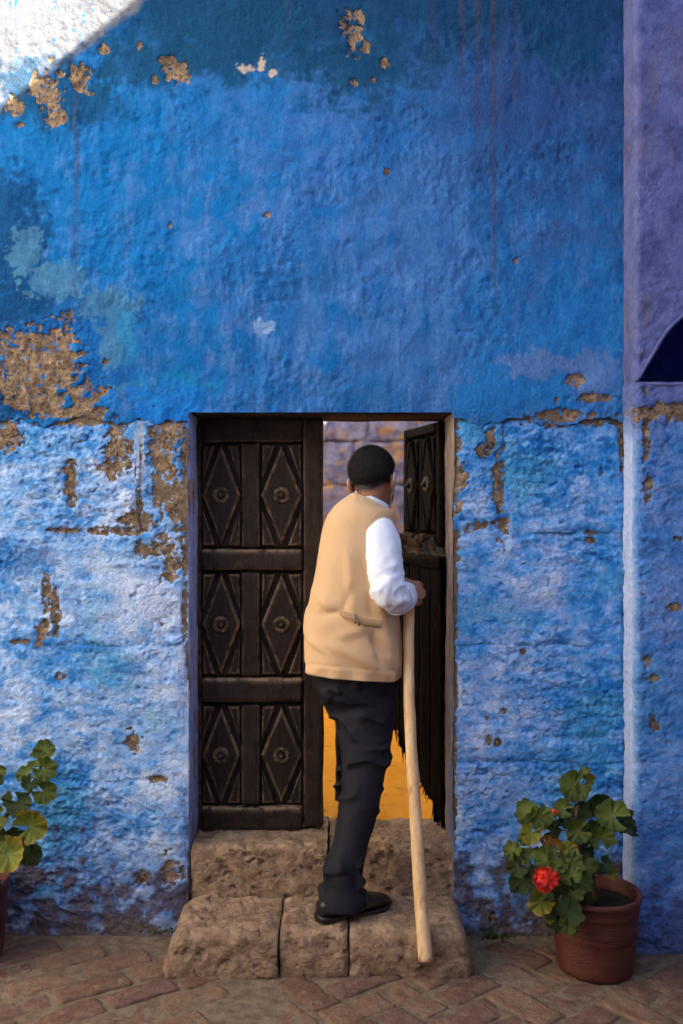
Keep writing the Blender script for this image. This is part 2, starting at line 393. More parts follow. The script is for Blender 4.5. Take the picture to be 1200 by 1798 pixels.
        pe = [(246, 850, 6, 80), (250, 915, 30, 16), (285, 790, 28, 55), (295, 860, 30, 60), (300, 760, 35, 20), (325, 830, 10, 100), (205, 790, 20, 40), (125, 850, 9, 35), (120, 740, 75, 8), (110, 931, 28, 5), (210, 932, 55, 6),
              (270, 965, 30, 9), (300, 1000, 16, 24), (324, 1040, 5, 90), (82, 1035, 8, 26), (98, 1070, 6, 40), (70, 1112, 12, 16), (35, 1128, 25, 5), (233, 1300, 11, 17), (218, 1306, 8, 5), (105, 1190, 9, 7),
              (285, 1368, 14, 6), (296, 1532, 17, 22), (255, 1540, 14, 12), (876, 860, 9, 62), (880, 915, 12, 18), (862, 775, 8, 22), (850, 792, 14, 12), (800, 860, 9, 100), (812, 830, 14, 20), (850, 920, 20, 6), (825, 925, 12, 9),
              (1010, 741, 90, 7), (1092, 770, 5, 40), (1037, 936, 9, 5), (1037, 949, 9, 6), (886, 1250, 5, 6), (858, 1298, 4, 7), (875, 1305, 5, 7), (856, 1262, 5, 5), (920, 1145, 5, 4), (800, 1060, 5, 60), (798, 1250, 4, 150),
              (1057, 830, 4, 9), (330, 1150, 4, 30), (865, 1610, 6, 8), (15, 760, 18, 30)]
        if pil: pe = [(1180, 728, 90, 14), (1115, 760, 5, 60), (1120, 850, 5, 25), (1125, 1180, 9, 4), (1118, 1150, 4, 8), (1160, 1060, 10, 6), (1130, 1260, 6, 14), (1250, 900, 30, 20), (1165, 945, 8, 5)]
        for a in pe: peel = np.maximum(peel, .92*bl(a[0], a[1], a[2]*1.1, a[3]*1.1, soft=.4, na=.65, nb=.6))
        if not pil:
            jt = bl(247, 800, 7, 75, .2, .3)*sst(900, 860, PY); col = lerp(col, (.42, .47, .55), .85*jt); peel *= 1-jt
        spk = sst(.30, .55, n2 + .3*n1)*sst(960, 800, PY)*sst(420, 250, PX)
        peel = np.maximum(peel, .75*spk*sst(-.2, .5, n1))
        grain += .35 + .3*sst(1300, 1500, PY) + .2*sst(950, 800, PY)
    return col, peel, grain
def relief(X, Z, lower, edge, peel, seed=0., openedge=None):
    h = .010*fbm(X*2.3+seed, Z*2.3, 11., 3) + .0055*fbm(X*9+seed, Z*9, 12., 4)
    if lower:
        smo = np.exp(-((600+X*F/CD-215)/125)**2-((899-(Z-CZ)*F/CD-1035)/85)**2) + .8*np.exp(-((600+X*F/CD-950)/130)**2-((899-(Z-CZ)*F/CD-1040)/75)**2)
        rough = (1-.7*smo)*(.45 + .75*sst(-.2, .5, fbm(X*2.1+seed*1.7, Z*2.1, 21., 2)))
        h = h + rough*(.0075*fbm(X*20+Z*6, Z*29, 14., 4, .6) + .0030*fbm(X*70, Z*90, 15., 3, .6))
        h = h - .007*sst(.42, .8, fbm(X*24+seed, Z*30, 17., 3))
    else:
        lum = sst(.0, .5, fbm(X*2.7, Z*2.7, 31., 2)+.15)
        h = h + (.0010+.0042*lum)*fbm(X*27, Z*24, 14., 4, .6) + .0012*fbm(X*110, Z*16, 15., 2) + .004*fbm(X*6, Z*7, 41., 2)
        h = h - .006*sst(.62, .85, fbm(X*9, Z*9, 18., 2))
    h = h - .006*sst(.35, .6, peel + .15*fbm(X*50, Z*50, 3., 2))
    if edge is not None:
        e = edge + .006*fbm(X*14+seed, Z*14, 19., 3)
        h = h - (.004+.011*sst(-.1, .6, fbm(X*4+seed, Z*4, 23., 3)))*np.exp(-np.clip(e, 0, 9)/.012)
    if openedge is not None:
        e = openedge + .004*fbm(X*9, Z*9, 20., 3); h = h - .022*np.exp(-np.clip(e, 0, 9)/.012)
    return h
def sheet(name, parent, x0, x1, z0, z1, res, lower, hole=None, edges=True, seed=0., openx=None):
    nu = int((x1-x0)/res)+2; nv = int((z1-z0)/res)+2
    X, Z = np.meshgrid(np.linspace(x0, x1, nu), np.linspace(z0, z1, nv)); X = X.ravel(); Z = Z.ravel()
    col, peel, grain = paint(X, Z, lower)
    edge = np.minimum(np.minimum(X-x0, x1-X), np.minimum(Z-z0, z1-Z)) if edges else None
    op = np.abs(X-openx) if openx is not None else None
    Y = -relief(X, Z, lower, edge, peel, seed, op)
    keep = None
    if hole is not None:
        xc = (X.reshape(nv, nu)[:-1, :-1] + X.reshape(nv, nu)[1:, 1:])/2; zc = (Z.reshape(nv, nu)[:-1, :-1] + Z.reshape(nv, nu)[1:, 1:])/2
        keep = ~hole(xc, zc)
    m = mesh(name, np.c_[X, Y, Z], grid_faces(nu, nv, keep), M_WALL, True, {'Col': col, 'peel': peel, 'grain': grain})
    return link(name, m, parent)
pxx = lambda p: (p-600)*CD/F
pzz = lambda p: CZ - (p-899)*CD/F
OX0, OX1, OZ1, OZ0 = pxx(332), pxx(795), pzz(723), .315
CX = pxx(1097); ZT = pzz(735)
wall = thing('painted_wall', (0, 0, 0), 'weathered blue limewashed stone wall with peeling paint around the doorway', 'wall')
def plaster_hole(x, z):
    rag = pzz(739) + .030*fbm(x*7, 0*x, 3., 4) + .008*fbm(x*40, z*30, 4., 2)
    return ((x > OX0) & (x < OX1) & (z < OZ1)) | (z < rag)
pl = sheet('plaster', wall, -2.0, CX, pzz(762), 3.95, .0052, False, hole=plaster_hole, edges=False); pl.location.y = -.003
blocks = [(-90, 242, 738, 932), (-376, -94, 738, 932), (248, 332, 738, 932), (-150, 92, 936, 1132), (98, 332, 936, 1132), (-376, -154, 936, 1132),
          (-120, 332, 1136, 1370), (-376, -124, 1136, 1370), (-376, 60, 1373, 1650), (63, 332, 1373, 1650),
          (796, 880, 740, 932), (886, 1097, 740, 932), (796, 1097, 935, 1131), (796, 1097, 1134, 1338), (796, 1097, 1341, 1650)]
for i, (a, b_, c, d) in enumerate(blocks):
    ga, gb = (0 if a == 796 else 2.5), (0 if b_ in (332, 1097) else 2.5)
    sheet('stone_block', wall, pxx(a-ga), pxx(b_+gb), pzz(d+2.2), pzz(c-2.2), .0046, True, seed=i*3.3, openx=OX0 if b_ == 332 else (OX1 if a == 796 else None))
def add(name, vf, mat, parent, smooth=False, attrs=None, M=None): return link(name, mesh(name, vf[0], vf[1], mat, smooth, attrs), parent, M)
for a, b_ in ((-376, 331), (797, 1097)):
    m_ = sheet('mortar', wall, pxx(a), pxx(b_), pzz(1650), pzz(737), .010, True, edges=False, seed=50.); m_.location.y = .009
# the core of the wall behind the blocks
add('wall_core', join([boxvf(-6, OX0-.004, .012, .30, -.2, 4.5), boxvf(OX1+.004, CX+.02, .012, .30, -.2, 4.5), boxvf(CX+.021, 3.6, .012, .30, -.2, 1.95), boxvf(CX+.021, 3.6, .012, .30, 2.30, 4.5), boxvf(1.79, 3.6, .013, .30, 1.951, 2.299), boxvf(OX0-.003, OX1+.003, .014, .298, OZ1+.012, 4.499)]), M_MORTAR, wall)
add('upper_wall', join([boxvf(-6, 3.6, .0, .011, 3.951, 4.49), boxvf(-6, -1.99, .0, .011, -.1, 3.95)]),
    M_WHITEB, wall)
def reveal(x, mat, colr, flip):
    nu, nv = 44, 300
    Yg, Z = np.meshgrid(np.linspace(.006, .30, nu), np.linspace(.1, OZ1+.012, nv)); Yg = Yg.ravel(); Z = Z.ravel()
    n = fbm(Yg*14, Z*3.5, 3+x, 4); h = .006*n + .003*fbm(Yg*40, Z*22, x, 3) - .012*np.exp(-Yg/.012)
    col = lerp(np.tile(L3(*colr), (len(Z), 1)), (.12, .25, .58), sst(0, .5, n)*.8)
    col = lerp(col, (.10, .07, .06), sst(.55, .15, Z)*.8)
    peel = .62*sst(.15, .5, fbm(Yg*20, Z*7, 9+x, 4)) + .0*Z
    sg = -1 if flip else 1
    m = mesh('jamb', np.c_[x + sg*h, Yg, Z], grid_faces(nu, nv, None, not flip), mat, True, {'Col': col, 'peel': peel, 'grain': np.full(len(Z), .3)})
    return link('jamb', m, wall)
reveal(OX0+.004, M_WALL, (.34, .40, .66), False)
reveal(OX1-.004, M_JAMBG, (.2, .2, .3), True)
add('lintel', rough_box(OX0-.002, OX1+.002, .030, .31, OZ1-.006, OZ1+.05, .012, .008, .003, 3, 12, aniso=(.3, 1, 1)), M_LINTEL, wall, True)

# ------------------------------------------------------------------ the buttress on the right, with its arched recess
PY_ = -.13; PD = CD + PY_
but = thing('buttress', (CX+.3, PY_, 0), 'lavender blue buttress at the right edge with a dark arched recess', 'buttress')
q = lambda px: (px-600)*PD/F
zq = lambda py: CZ - (py-899)*PD/F
arch = [(q(1118), zq(671)), (q(1147), zq(623)), (q(1168), zq(588)), (q(1193), zq(562)), (q(1225), zq(540)), (q(1265), zq(528)), (q(1310), zq(526)), (q(1355), zq(536)), (q(1395), zq(562)), (q(1425), zq(600)), (q(1445), zq(671))]
ax_ = np.array([a[0] for a in arch]); az_ = np.array([a[1] for a in arch])
def in_arch(x, z): 
    top = np.interp(x, ax_, az_, left=-9, right=-9) + .006*fbm(x*16, z*16, 2., 3); return (z > az_[0]) & (z < top)
BX1 = 1.78
def buttress_sheet(name, z0, z1, lower, res=.0055, hole=False):
    r = .018; seg1 = -PY_ - r
    u_tot = seg1 + r*math.pi/2 + (BX1 - CX - r)
    nu = int(u_tot/res)+2; nv = int((z1-z0)/res)+2
    u = np.linspace(0, u_tot, nu); bx = np.empty(nu); by = np.empty(nu); nx = np.empty(nu); ny = np.empty(nu)
    for i, t in enumerate(u):
        if t < seg1: bx[i], by[i], nx[i], ny[i] = CX, -t, -1, 0
        elif t < seg1 + r*math.pi/2:
            a = (t-seg1)/r; bx[i] = CX + r*(1-math.cos(a)); by[i] = -seg1 - r*math.sin(a); nx[i] = -math.cos(a); ny[i] = -math.sin(a)
        else: bx[i], by[i], nx[i], ny[i] = CX + r + (t - seg1 - r*math.pi/2), PY_, 0, -1
    U, Z = np.meshgrid(u, np.linspace(z0, z1, nv)); U = U.ravel(); Z = Z.ravel()
    g = lambda a: np.tile(a, nv)
    X = g(bx); Yb = g(by); NX = g(nx); NY = g(ny)
    Xs = CX + U - .12
    side = sst(seg1+.03, seg1-.02, U)
    col, peel, grain = paint(Xs, Z, True, 5., True)
    n1 = fbm(U*9, Z*9, 3., 5); n3 = fbm(U*2.5, Z*2.5, 4., 3); nv_ = fbm(U*25, Z*3, 6., 4)
    if not lower:
        col = np.tile(L3(.135, .155, .34), (len(X), 1))
        col = lerp(col, (.09, .11, .26), sst(-.1, .5, n1)); col = lerp(col, (.17, .13, .18), .5*sst(.1, .6, n3+.3*nv_)); peel = .6*sst(.6, .9, n1+.3*n3); grain[:] = .15
        col = lerp(col, (.10, .10, .22), .7*sst(.45, .6, fbm(U*14, Z*9, 9., 3)))
    else:
        col = lerp(col, (.62, .70, .90), .85*side*sst(zq(690), zq(800), Z))       # stronger light on the side face painted in as a paler colour
        col = lerp(col, (.07, .19, .50), .5*(1-side))
        up_ = sst(zq(800), zq(690), Z + .04*n1); col = lerp(col, (.15, .16, .36), .8*up_)
    e = np.minimum(Z-z0, z1-Z); h = relief(U+7, Z, True, None, peel, 2.)*(1 if lower else .45+.55*sst(zq(560), zq(672), Z))
    h = h*(1.0 if not lower else 1.0)*(1-.5*side) + .004
    keep = None
    if hole:
        R = lambda a: a.reshape(nv, nu)
        xc = (R(X)[:-1, :-1]+R(X)[1:, 1:])/2; zc = (R(Z)[:-1, :-1]+R(Z)[1:, 1:])/2; yc = R(Yb)[:-1, :-1]
        keep = ~(in_arch(xc, zc) & (yc < PY_+.012))
    m = mesh(name, np.c_[X + NX*h, Yb + NY*h, Z], grid_faces(nu, nv, keep), M_WALL, True, {'Col': col, 'peel': peel, 'grain': grain})
    return link(name, m, but)
buttress_sheet('plaster', zq(672), 3.95, False, .0065, True)
zs = [672, 742, 921, 1136, 1336, 1700]
for a, b_ in zip(zs[:-1], zs[1:]): buttress_sheet('stone_block', zq(b_)-.003, zq(a)+.003, True)
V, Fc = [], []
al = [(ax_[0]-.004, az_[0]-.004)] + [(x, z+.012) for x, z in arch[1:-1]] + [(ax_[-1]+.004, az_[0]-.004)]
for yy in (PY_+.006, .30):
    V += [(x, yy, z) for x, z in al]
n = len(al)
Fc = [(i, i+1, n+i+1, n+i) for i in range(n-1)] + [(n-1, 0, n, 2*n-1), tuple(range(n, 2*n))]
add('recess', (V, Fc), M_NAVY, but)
rim = spline([(x, PY_-.004, z+.004) for x, z in arch], 8); rv, rf = tube(rim, .0060, 8); rv = np.array(rv); rv += .003*np.c_[fbm(rv[:, 0]*40, rv[:, 2]*40, 1., 2), .4*fbm(rv[:, 0]*40, rv[:, 2]*40, 2., 2), fbm(rv[:, 0]*40, rv[:, 2]*40, 3., 2)]
add('arch_rim', (rv, rf), M_MAUVE, but, True)
sill = np.array(rough_box(CX+.03, BX1-.01, PY_-.004, PY_+.12, zq(672)-.012, zq(672)+.003, .012, .005, .003, 4, 20)[0]); add('sill', (sill, rough_box(CX+.03, BX1-.01, PY_-.004, PY_+.12, zq(672)-.012, zq(672)+.003, .012, .005, .003, 4, 20)[1]), M_REDB, but, True)
add('buttress_top', boxvf(CX, BX1, PY_, -.002, 3.951, 4.5), M_REDB, but)

# ------------------------------------------------------------------ the rest of the courtyard (most buildings and the eave are added to shape light and shade)
ground = add('courtyard_ground', boxvf(-120, 120, -120, 120, -.5, -.035), M_GROUND, None); tag(ground, kind='structure')
XR, HR = 1.79, pzz(0) + (1.79 - pxx(235))*.81
def building(name, label, boxes, mat, parts=()):
    o = thing(name, (boxes[0][0], boxes[0][2], 0), label, 'building')
    add('wall', join([boxvf(*b) for b in boxes]), mat, o); return o
building('side_building', 'tall building closing the courtyard on the right, outside the picture', [(XR, 7, -7.5, -.14, -.1, HR)], M_REDB)
lb = building('bounce_building', 'added white building on the left that bounces sunlight, outside the picture', [(-10, -3.9, -6.4, -.02, -.1, 6.2)], M_WHITEB)  # added, unseen: its sunlit face throws soft light from the left
for k in range(3): add('added_window', boxvf(-3.91, -3.87, -6.0+k*2., -5.4+k*2., .9, 2.0), M_LINTEL, lb)
building('rear_light_blocker', 'added tall dark building behind the viewer that blocks frontal light, outside the picture', [(-3.4, 1.7, -10, -6.5, -.1, 6.0)], M_REDB)  # added, unseen: cuts the frontal sky light on the blue wall

ev = thing('added_eave', (0, -.3, 4.5), 'added timber eave that shades the top of the blue wall, above the picture', 'roof')  # added, unseen: hides the overhead sky from the upper wall
add('added_soffit', boxvf(-3.89, 1.785, -.62, .3, 4.601, 4.66), M_LINTEL, ev)
for k in range(11): add('added_rafter', boxvf(-3.4+k*.48, -3.3+k*.48, -.58, .29, 4.501, 4.60), M_LINTEL, ev)
# inner court seen through the doorway
inf = add('inner_courtyard_floor', boxvf(-5, 3.6, .302, 4.4, -.1, .30), M_OCHRE, None); tag(inf, kind='structure')
iw = thing('inner_wall', (0, 4.4, .3), 'blurred lavender and ochre stone wall seen through the open door', 'wall')
rr = random.Random(4); z = .3; row = 0
while z < 4.2:
    hh = rr.choice([.30, .36, .42]); x = -2.2 + rr.random()*.3
    while x < 2.4:
        ww = .32 + rr.random()*.4
        o = add('stone_block', rough_box(x+.002, x+ww-.002, 4.36+rr.random()*.02, 4.6, z+.002, z+hh-.002, .03, .014, .022, row*5+x, 9), M_INNER, iw, True)
        x += ww
    z += hh; row += 1
add('wall_core', boxvf(-5, 3.6, 4.42, 4.9, -.1, 4.3), M_INNER, iw)
building('inner_shade_building', 'added tall building that keeps sun off the inner court, outside the picture', [(2.4, 3.58, .31, 4.3, .0, 4.3)], M_WHITEB)  # added, unseen: casts the inner court into shade
building('inner_bounce_building', 'added white building that bounces sunlight into the inner court, outside the picture', [(-4.9, -2.3, .31, 4.35, .0, 4.6)], M_WHITEB)  # added, unseen: bounces sunlight onto the ochre floor

# ------------------------------------------------------------------ steps
st = thing('stone_step', (-.08, -.16, 0), 'low rounded brown stone step below the door, made of three blocks', 'step')
q3 = lambda px, d=3.12: (px-600)*d/F
for i, (a, b_) in enumerate([(287, 489), (492.5, 611), (614, 831)]):
    x0, x1 = q3(a), q3(b_); ea, eb = (.05 if i else 0), (.05 if i < 2 else 0); v, f = rough_box(x0-ea, x1+eb, -.315+.012*(i == 1), .004, -.03, .146, .0062, .034, .008, i+2, 11, .009)
    v[:, 0] = np.clip(v[:, 0], x0 + .004*fbm(v[:, 1]*9, v[:, 2]*9, i+0., 3), x1 + .004*fbm(v[:, 1]*9, v[:, 2]*9, i+1., 3)); t = (v[:, 0]-x0)/(x1-x0)
    for xe, on in ((x0, i > 0), (x1, i < 2)):
        if on: k_ = np.exp(-np.abs(v[:, 0]-xe)/.006); v[:, 2] -= .007*k_*(v[:, 2] > .05); v[:, 1] += .007*k_*(v[:, 1] < -.1)
    if i == 0: v[:, 0] += .045*sst(.0, .2, v[:, 2])*(1-t)
    if i == 2: v[:, 0] -= .035*sst(.0, .2, v[:, 2])*t
    add('stone', (v, f), M_STEP, st, True)
th = thing('threshold', (-.07, .1, .1), 'pitted brown stone threshold under the door leaves, above the lower step', 'threshold')
for i, (a, b_) in enumerate([(336, 575), (579, 796)]):
    v, f = rough_box(pxx(a)-.05, pxx(b_)+.05, .006+.012*i, .345, .05, .318-.006*i, .0062, .026, .008, i+9, 12, .014)
    v[:, 0] = np.clip(v[:, 0], pxx(a) + .004*fbm(v[:, 1]*9, v[:, 2]*9, i+0., 3), pxx(b_) + .004*fbm(v[:, 1]*9, v[:, 2]*9, i+1., 3))
    add('stone', (v, f), M_STEP, th, True)

# ------------------------------------------------------------------ brick pavement
pav = add('brick_pavement', boxvf(-2.6, 1.785, -3.0, .01, -.034, -.0065), M_MORTAR, None); tag(pav, kind='structure')
BL, BW = .235, .112
bm = []
for k in range(9):
    v, f = rough_box(-BL/2+.001, BL/2-.001, -BW/2+.001, BW/2-.001, -.045, 0, .011, .008, .006, k*3+1, 14)
    bm.append(mesh('brick', v, f, M_BRICK[k % 3], True))
def inside(x, y):
    if y > -.045 or y < -1.35 or abs(x) > 1.9 or x > 1.72: return False
    if x > CX-.06 and y > PY_-.05: return False
    if -.58 < x < .43 and y > -.26: return False
    return True
rr = random.Random(9)
def brick(x, y, ang):
    if not inside(x, y): return
    M = Matrix.Translation((x, y, -.002+rr.uniform(-.005, .004))) @ Matrix.Rotation(ang + rr.uniform(-.055, .055), 4, 'Z') @ Matrix.Diagonal((rr.uniform(.9, 1.02), rr.uniform(.86, 1.03), 1, 1)) @ Matrix.Rotation(rr.uniform(-.02, .02), 4, 'X') @ Matrix.Rotation(rr.choice([0, math.pi]), 4, 'Z')
    link('brick', rr.choice(bm), pav, M)
A1 = math.radians(33)
ca, sa = math.cos(A1), math.sin(A1)
XS = -.34
for j in range(-30, 30):                       # running courses on the left
    for i in range(-12, 12):
        u = i*(BL+.008) + (j % 2)*BL/2; v = j*(BW+.008)
        x = -1.0 + u*ca - v*sa; y = -.5 + u*sa + v*ca
        if x < XS: brick(x, y, A1)
A2 = math.radians(38); ca, sa = math.cos(A2), math.sin(A2); Wd = BW+.008
for i in range(-24, 24):                       # herringbone on the right
    for j in range(-24, 24):
        bx, by = i*Wd + j*2*Wd, i*Wd - j*2*Wd
        for u, v, rot in ((bx + Wd, by + Wd/2, 0), (bx + Wd/2 + 0*Wd, by + 2*Wd, math.pi/2)):
            u2, v2 = u, v
            x = .35 + u2*ca - v2*sa; y = -.5 + u2*sa + v2*ca
            if x >= XS + .09: brick(x, y, A2 + rot)
# ------------------------------------------------------------------ door leaves
def frustum(poly, y0, y1, inset, mid=.5):      # bevelled raised field; front towards -y
    P = np.array(poly, float); c = P.mean(0); n = len(P)
    def off(d):
        out = []
        for i in range(n):
            a, b2, e = P[i-1], P[i], P[(i+1) % n]
            e1 = (b2-a)/np.linalg.norm(b2-a); e2 = (e-b2)/np.linalg.norm(e-b2)
            n1 = np.array([-e1[1], e1[0]]); n2 = np.array([-e2[1], e2[0]])
            if n1 @ (c-b2) < 0: n1 = -n1
            if n2 @ (c-b2) < 0: n2 = -n2
            bi = n1+n2; out.append(b2 + bi*d/max(.35, (bi@n1)))
        return np.array(out)
    V, wv = [], []
    for dd, yy, ww in ((0, y0, 0), (0, y0+(y1-y0)*.45, .1), (inset*.55, y0+(y1-y0)*.88, 1.), (inset, y1, .45), (inset*1.8, y1, .0)):  # bevels carry a painted highlight
        for p in off(dd): V.append((p[0], yy, p[1])); wv.append(ww)
    Fc = [(k*n+i, k*n+(i+1) % n, (k+1)*n+(i+1) % n, (k+1)*n+i) for k in range(4) for i in range(n)]
    Fc.append(tuple(range(4*n, 5*n))); 
    return V, Fc, np.array(wv)
def orient(m):
    import bmesh
    b = bmesh.new(); b.from_mesh(m); bmesh.ops.recalc_face_normals(b, faces=b.faces); b.to_mesh(m); b.free(); return m
def timber(name, x0, x1, y0, y1, z0, z1, parent, M, seed, vert=True, wtop=0., amp=.0022, rnd=.006):
    v, f = rough_box(x0, x1, y0, y1, z0, z1, .011, rnd, amp, seed, 16, .004, aniso=(1, 1, .25) if vert else (.25, 1, 1))
    wv = np.zeros(len(v)) + .05
    if wtop: wv += wtop*sst(z1-.016, z1-.004, v[:, 2])
    e = np.minimum(v[:, 0]-x0, x1-v[:, 0]) if vert else np.minimum(v[:, 2]-z0, z1-v[:, 2])
    wv += .35*sst(.008, .002, e)*(v[:, 1] < y0+.01)
    return add(name, (v, f), M_WOOD, parent, True, {'wear_glint': wv}, M)
def boss_mesh(r):
    prof = [(0, -.022), (.35, -.0205), (.62, -.014), (.74, -.004), (.86, -.002), (1.1, -.007), (1.75, -.0055), (2.0, 0.)]
    n = 36; V = []; wv = []
    for s, y in prof:
        for k in range(n):
            a = 2*math.pi*k/n; fl = (.0025*math.cos(a*12) if 1. < s < 2. else 0)
            V.append((s*r*math.cos(a), y + fl, s*r*math.sin(a))); wv.append(.55 if 1. < s < 1.9 else (.25 if s < .5 else 0))
    Fc = [(k*n+i, k*n+(i+1) % n, (k+1)*n+(i+1) % n, (k+1)*n+i) for k in range(len(prof)-1) for i in range(n)]
    return orient(mesh('boss', V, Fc, M_WOOD, True, {'wear_glint': np.array(wv)}))
BOSS = boss_mesh(.0165)
def panel(o, x0, x1, z0, z1, M, seed):
    """one carved field: sunk ground, raised diamond with boss, four raised corner triangles"""
    v, f = rough_box(x0-.012, x1+.012, .012, .032, z0-.012, z1+.012, .02, .002, .001, seed, 14)
    add('panel_ground', (v, f), M_WOOD, o, True, {'wear_glint': np.zeros(len(v))}, M)
    cx, cz = (x0+x1)/2, (z0+z1)/2; g = .009; hx, hz = (x1-x0)/2-.001, (z1-z0)/2-.004
    dv, df, dw = frustum([(cx-hx, cz), (cx, cz-hz), (cx+hx, cz), (cx, cz+hz)], .0125, -.012, .0095)
    me = orient(mesh('diamond_panel', dv, df, M_WOOD, False, {'wear_glint': dw})); dia = link('diamond_panel', me, o, M)
    link('boss', BOSS, dia, M @ Matrix.Translation((cx, -.0125, cz)) @ Matrix.Rotation(seed, 4, 'Y'))
    k = .017
    for sx in (-1, 1):
        for sz in (-1, 1):
            ex, ez = cx+sx*(hx-.004), cz+sz*(hz)
            tx = hx - k*1.0; tz = (hz)*(tx/hx)
            cv, cf, cw = frustum([(ex, ez), (ex - sx*(tx-.010), ez), (ex, ez - sz*(tz-.014))], .0125, -.008, .0075)
            link('corner_panel', orient(mesh('corner_panel', cv, cf, M_WOOD, False, {'wear_glint': cw})), o, M)
def leaf_left():
    lw = .474; M = Matrix.Translation((OX0+.006, .178, 0))
    o = thing('door_leaf', (OX0+.2, .19, .32), 'closed dark brown carved door leaf with diamond panels on the left', 'door')
    d = CD + .178; zz = lambda py: CZ - (py-899)*d/F; xx = lambda px: (px-600)*d/F - (OX0+.006)
    zb, zt = .322, 1.872
    timber('stile', -.002, .012, -.004, .04, zb, zt-.002, o, M, 1)
    timber('stile', xx(533), lw, -.010, .042, zb+.004, zt, o, M, 2, amp=.004, rnd=.009)
    rows = [(778, 962), (1004, 1188), (1236, 1414)]
    rails = [(733, 777, 0), (964, 1001, 1), (1190, 1232, 1), (1415, 1457, 1)]
    for i, (a, b_, wt) in enumerate(rails):
        timber('rail', .0125, xx(533)-.001, -.013-.006*wt, .036, zz(b_), zz(a), o, M, 4+i, False, .9*wt, amp=.003, rnd=.010)
    for i, (a, b_) in enumerate(rows):
        timber('muntin', xx(425), xx(457), -.014, .034, zz(b_)+.001, zz(a)-.001, o, M, 9+i, True, 0, amp=.0028, rnd=.008)
        panel(o, .014, xx(424), zz(b_)+.004, zz(a)-.004, M, 20+i)
        panel(o, xx(458), xx(532), zz(b_)+.004, zz(a)-.004, M, 30+i)
    add('backing', boxvf(.0, lw-.01, .033, .039, zb+.01, zt-.01), M_WOOD, o, False, {'wear_glint': np.zeros(8)}, M)
leaf_left()
M_WOOD = M_WOOD2
# upper half of the right leaf swings into the court; hinge on the right jamb, front face turns to the left
def right_matrix(ang): return Matrix.Translation((OX1-.022, .20, 0)) @ Matrix.Rotation(math.radians(180-ang), 4, 'Z') @ Matrix.Rotation(math.pi, 4, 'Z') @ Matrix.Scale(-1, 4, (1, 0, 0))
RW = .455
o = thing('door_leaf', (OX1-.05, .4, 1.4), 'upper half of the right door leaf, dark and swung open inwards', 'door')
M = Matrix.Translation((OX1-.022, .20, 0)) @ Matrix.Rotation(math.radians(104), 4, 'Z')
ua, ub = 1.385, 1.868
Mf = M @ Matrix.Rotation(math.pi, 4, 'X') @ Matrix.Translation((0, 0, -(ua+ub)))      # front face to the left
timber('stile', 0, .045, -.004, .036, ua, ub, o, Mf, 41); timber('stile', RW-.05, RW, -.004, .036, ua, ub, o, Mf, 42)
timber('muntin', RW/2-.02, RW/2+.02, -.004, .034, ua+.05, ub-.05, o, Mf, 43)
timber('rail', .046, RW-.051, -.006, .036, ub-.045, ub-.001, o, Mf, 44, False); timber('rail', .046, RW-.051, -.006, .036, ua+.001, ua+.04, o, Mf, 45, False)
panel(o, .05, RW/2-.024, ua+.05, ub-.055, Mf, 51); panel(o, RW/2+.024, RW-.055, ua+.05, ub-.055, Mf, 52)
lo = thing('door_leaf', (OX1-.05, .4, .32), 'lower half of the right door leaf, splintered at its foot, carved rosettes on top', 'door')
Ml = Matrix.Translation((OX1-.022, .185, 0)) @ Matrix.Rotation(math.radians(112), 4, 'Z')
Ml2 = Ml @ Matrix.Rotation(math.pi, 4, 'X')
lt = 1.352
rr = random.Random(5)
npl = 5
for k in range(npl):                            # planks, broken off lower towards the hinge
    x0, x1 = k*RW/npl+.001, (k+1)*RW/npl-.001
    v, f = rough_box(x0, x1, -.034, -.002, .33, lt-.03, .012, .005, .003, 60+k, 16, .004, aniso=(1, 1, .2))
    t = v[:, 0]/RW; foot = .345 + .27*t**1.0 + .06*fbm(v[:, 0]*70, v[:, 0]*0, k*3.1, 3)
    v[:, 2] = lt-.03 - (lt-.03-v[:, 2])*(lt-.03-foot)/(lt-.03-.33)
    add('plank', (v, f), M_WOOD, lo, True, {'wear_glint': np.full(len(v), .06)}, Ml)
timber('rail', -.002, RW+.004, -.048, .006, lt-.05, lt, lo, Ml, 71, False, .5)
timber('rail', .0, RW, -.046, -.033, .80, .85, lo, Ml, 72, False)
V, Fc = [], []
parts = []
for k in range(46):                             # splinters hanging from the broken foot
    t = rr.random(); x = t*RW; z0 = .36+.27*t + rr.uniform(0, .05); L = rr.uniform(.03, .11)
    parts.append(tube([(x, -.018, z0+.03), (x+rr.uniform(-.01, .01), -.018+rr.uniform(-.01, .01), z0-L*.5), (x+rr.uniform(-.025, .015), -.018+rr.uniform(-.02, .02), z0-L)], [.006, .004, .0008], 5))
v, f = join(parts); tag(add('splinters', (v, f), M_WOOD, lo, True, {'wear_glint': np.full(len(v), .2)}, Ml), kind='stuff')
def rosette_mesh(seed):
    rs = random.Random(seed); parts = []
    for ring, (nr, R, tilt) in enumerate([(5, .020, 1.25), (7, .033, .85), (9, .044, .45)]):
        for k in range(nr):
            a = 2*math.pi*k/nr + rs.random()*.4; V = []; Fc = []
            for i in range(4):
                for j in range(5):
                    s = i/3; t = (j-2)/2; wd = .020*math.sin(math.pi*(.15+.7*s))
                    x = R*s*math.cos(tilt); z = R*s*math.sin(tilt) + .004*math.sin(t*7+seed+k)*s; y = t*wd
                    V.append((x*math.cos(a)-y*math.sin(a), x*math.sin(a)+y*math.cos(a), z))
            for i in range(3):
                for j in range(4): Fc.append((i*5+j, i*5+j+1, i*5+j+6, i*5+j+5))
            parts.append((V, Fc))
    v, f = join(parts); return mesh('rosette', v, f, M_DRYF, True)
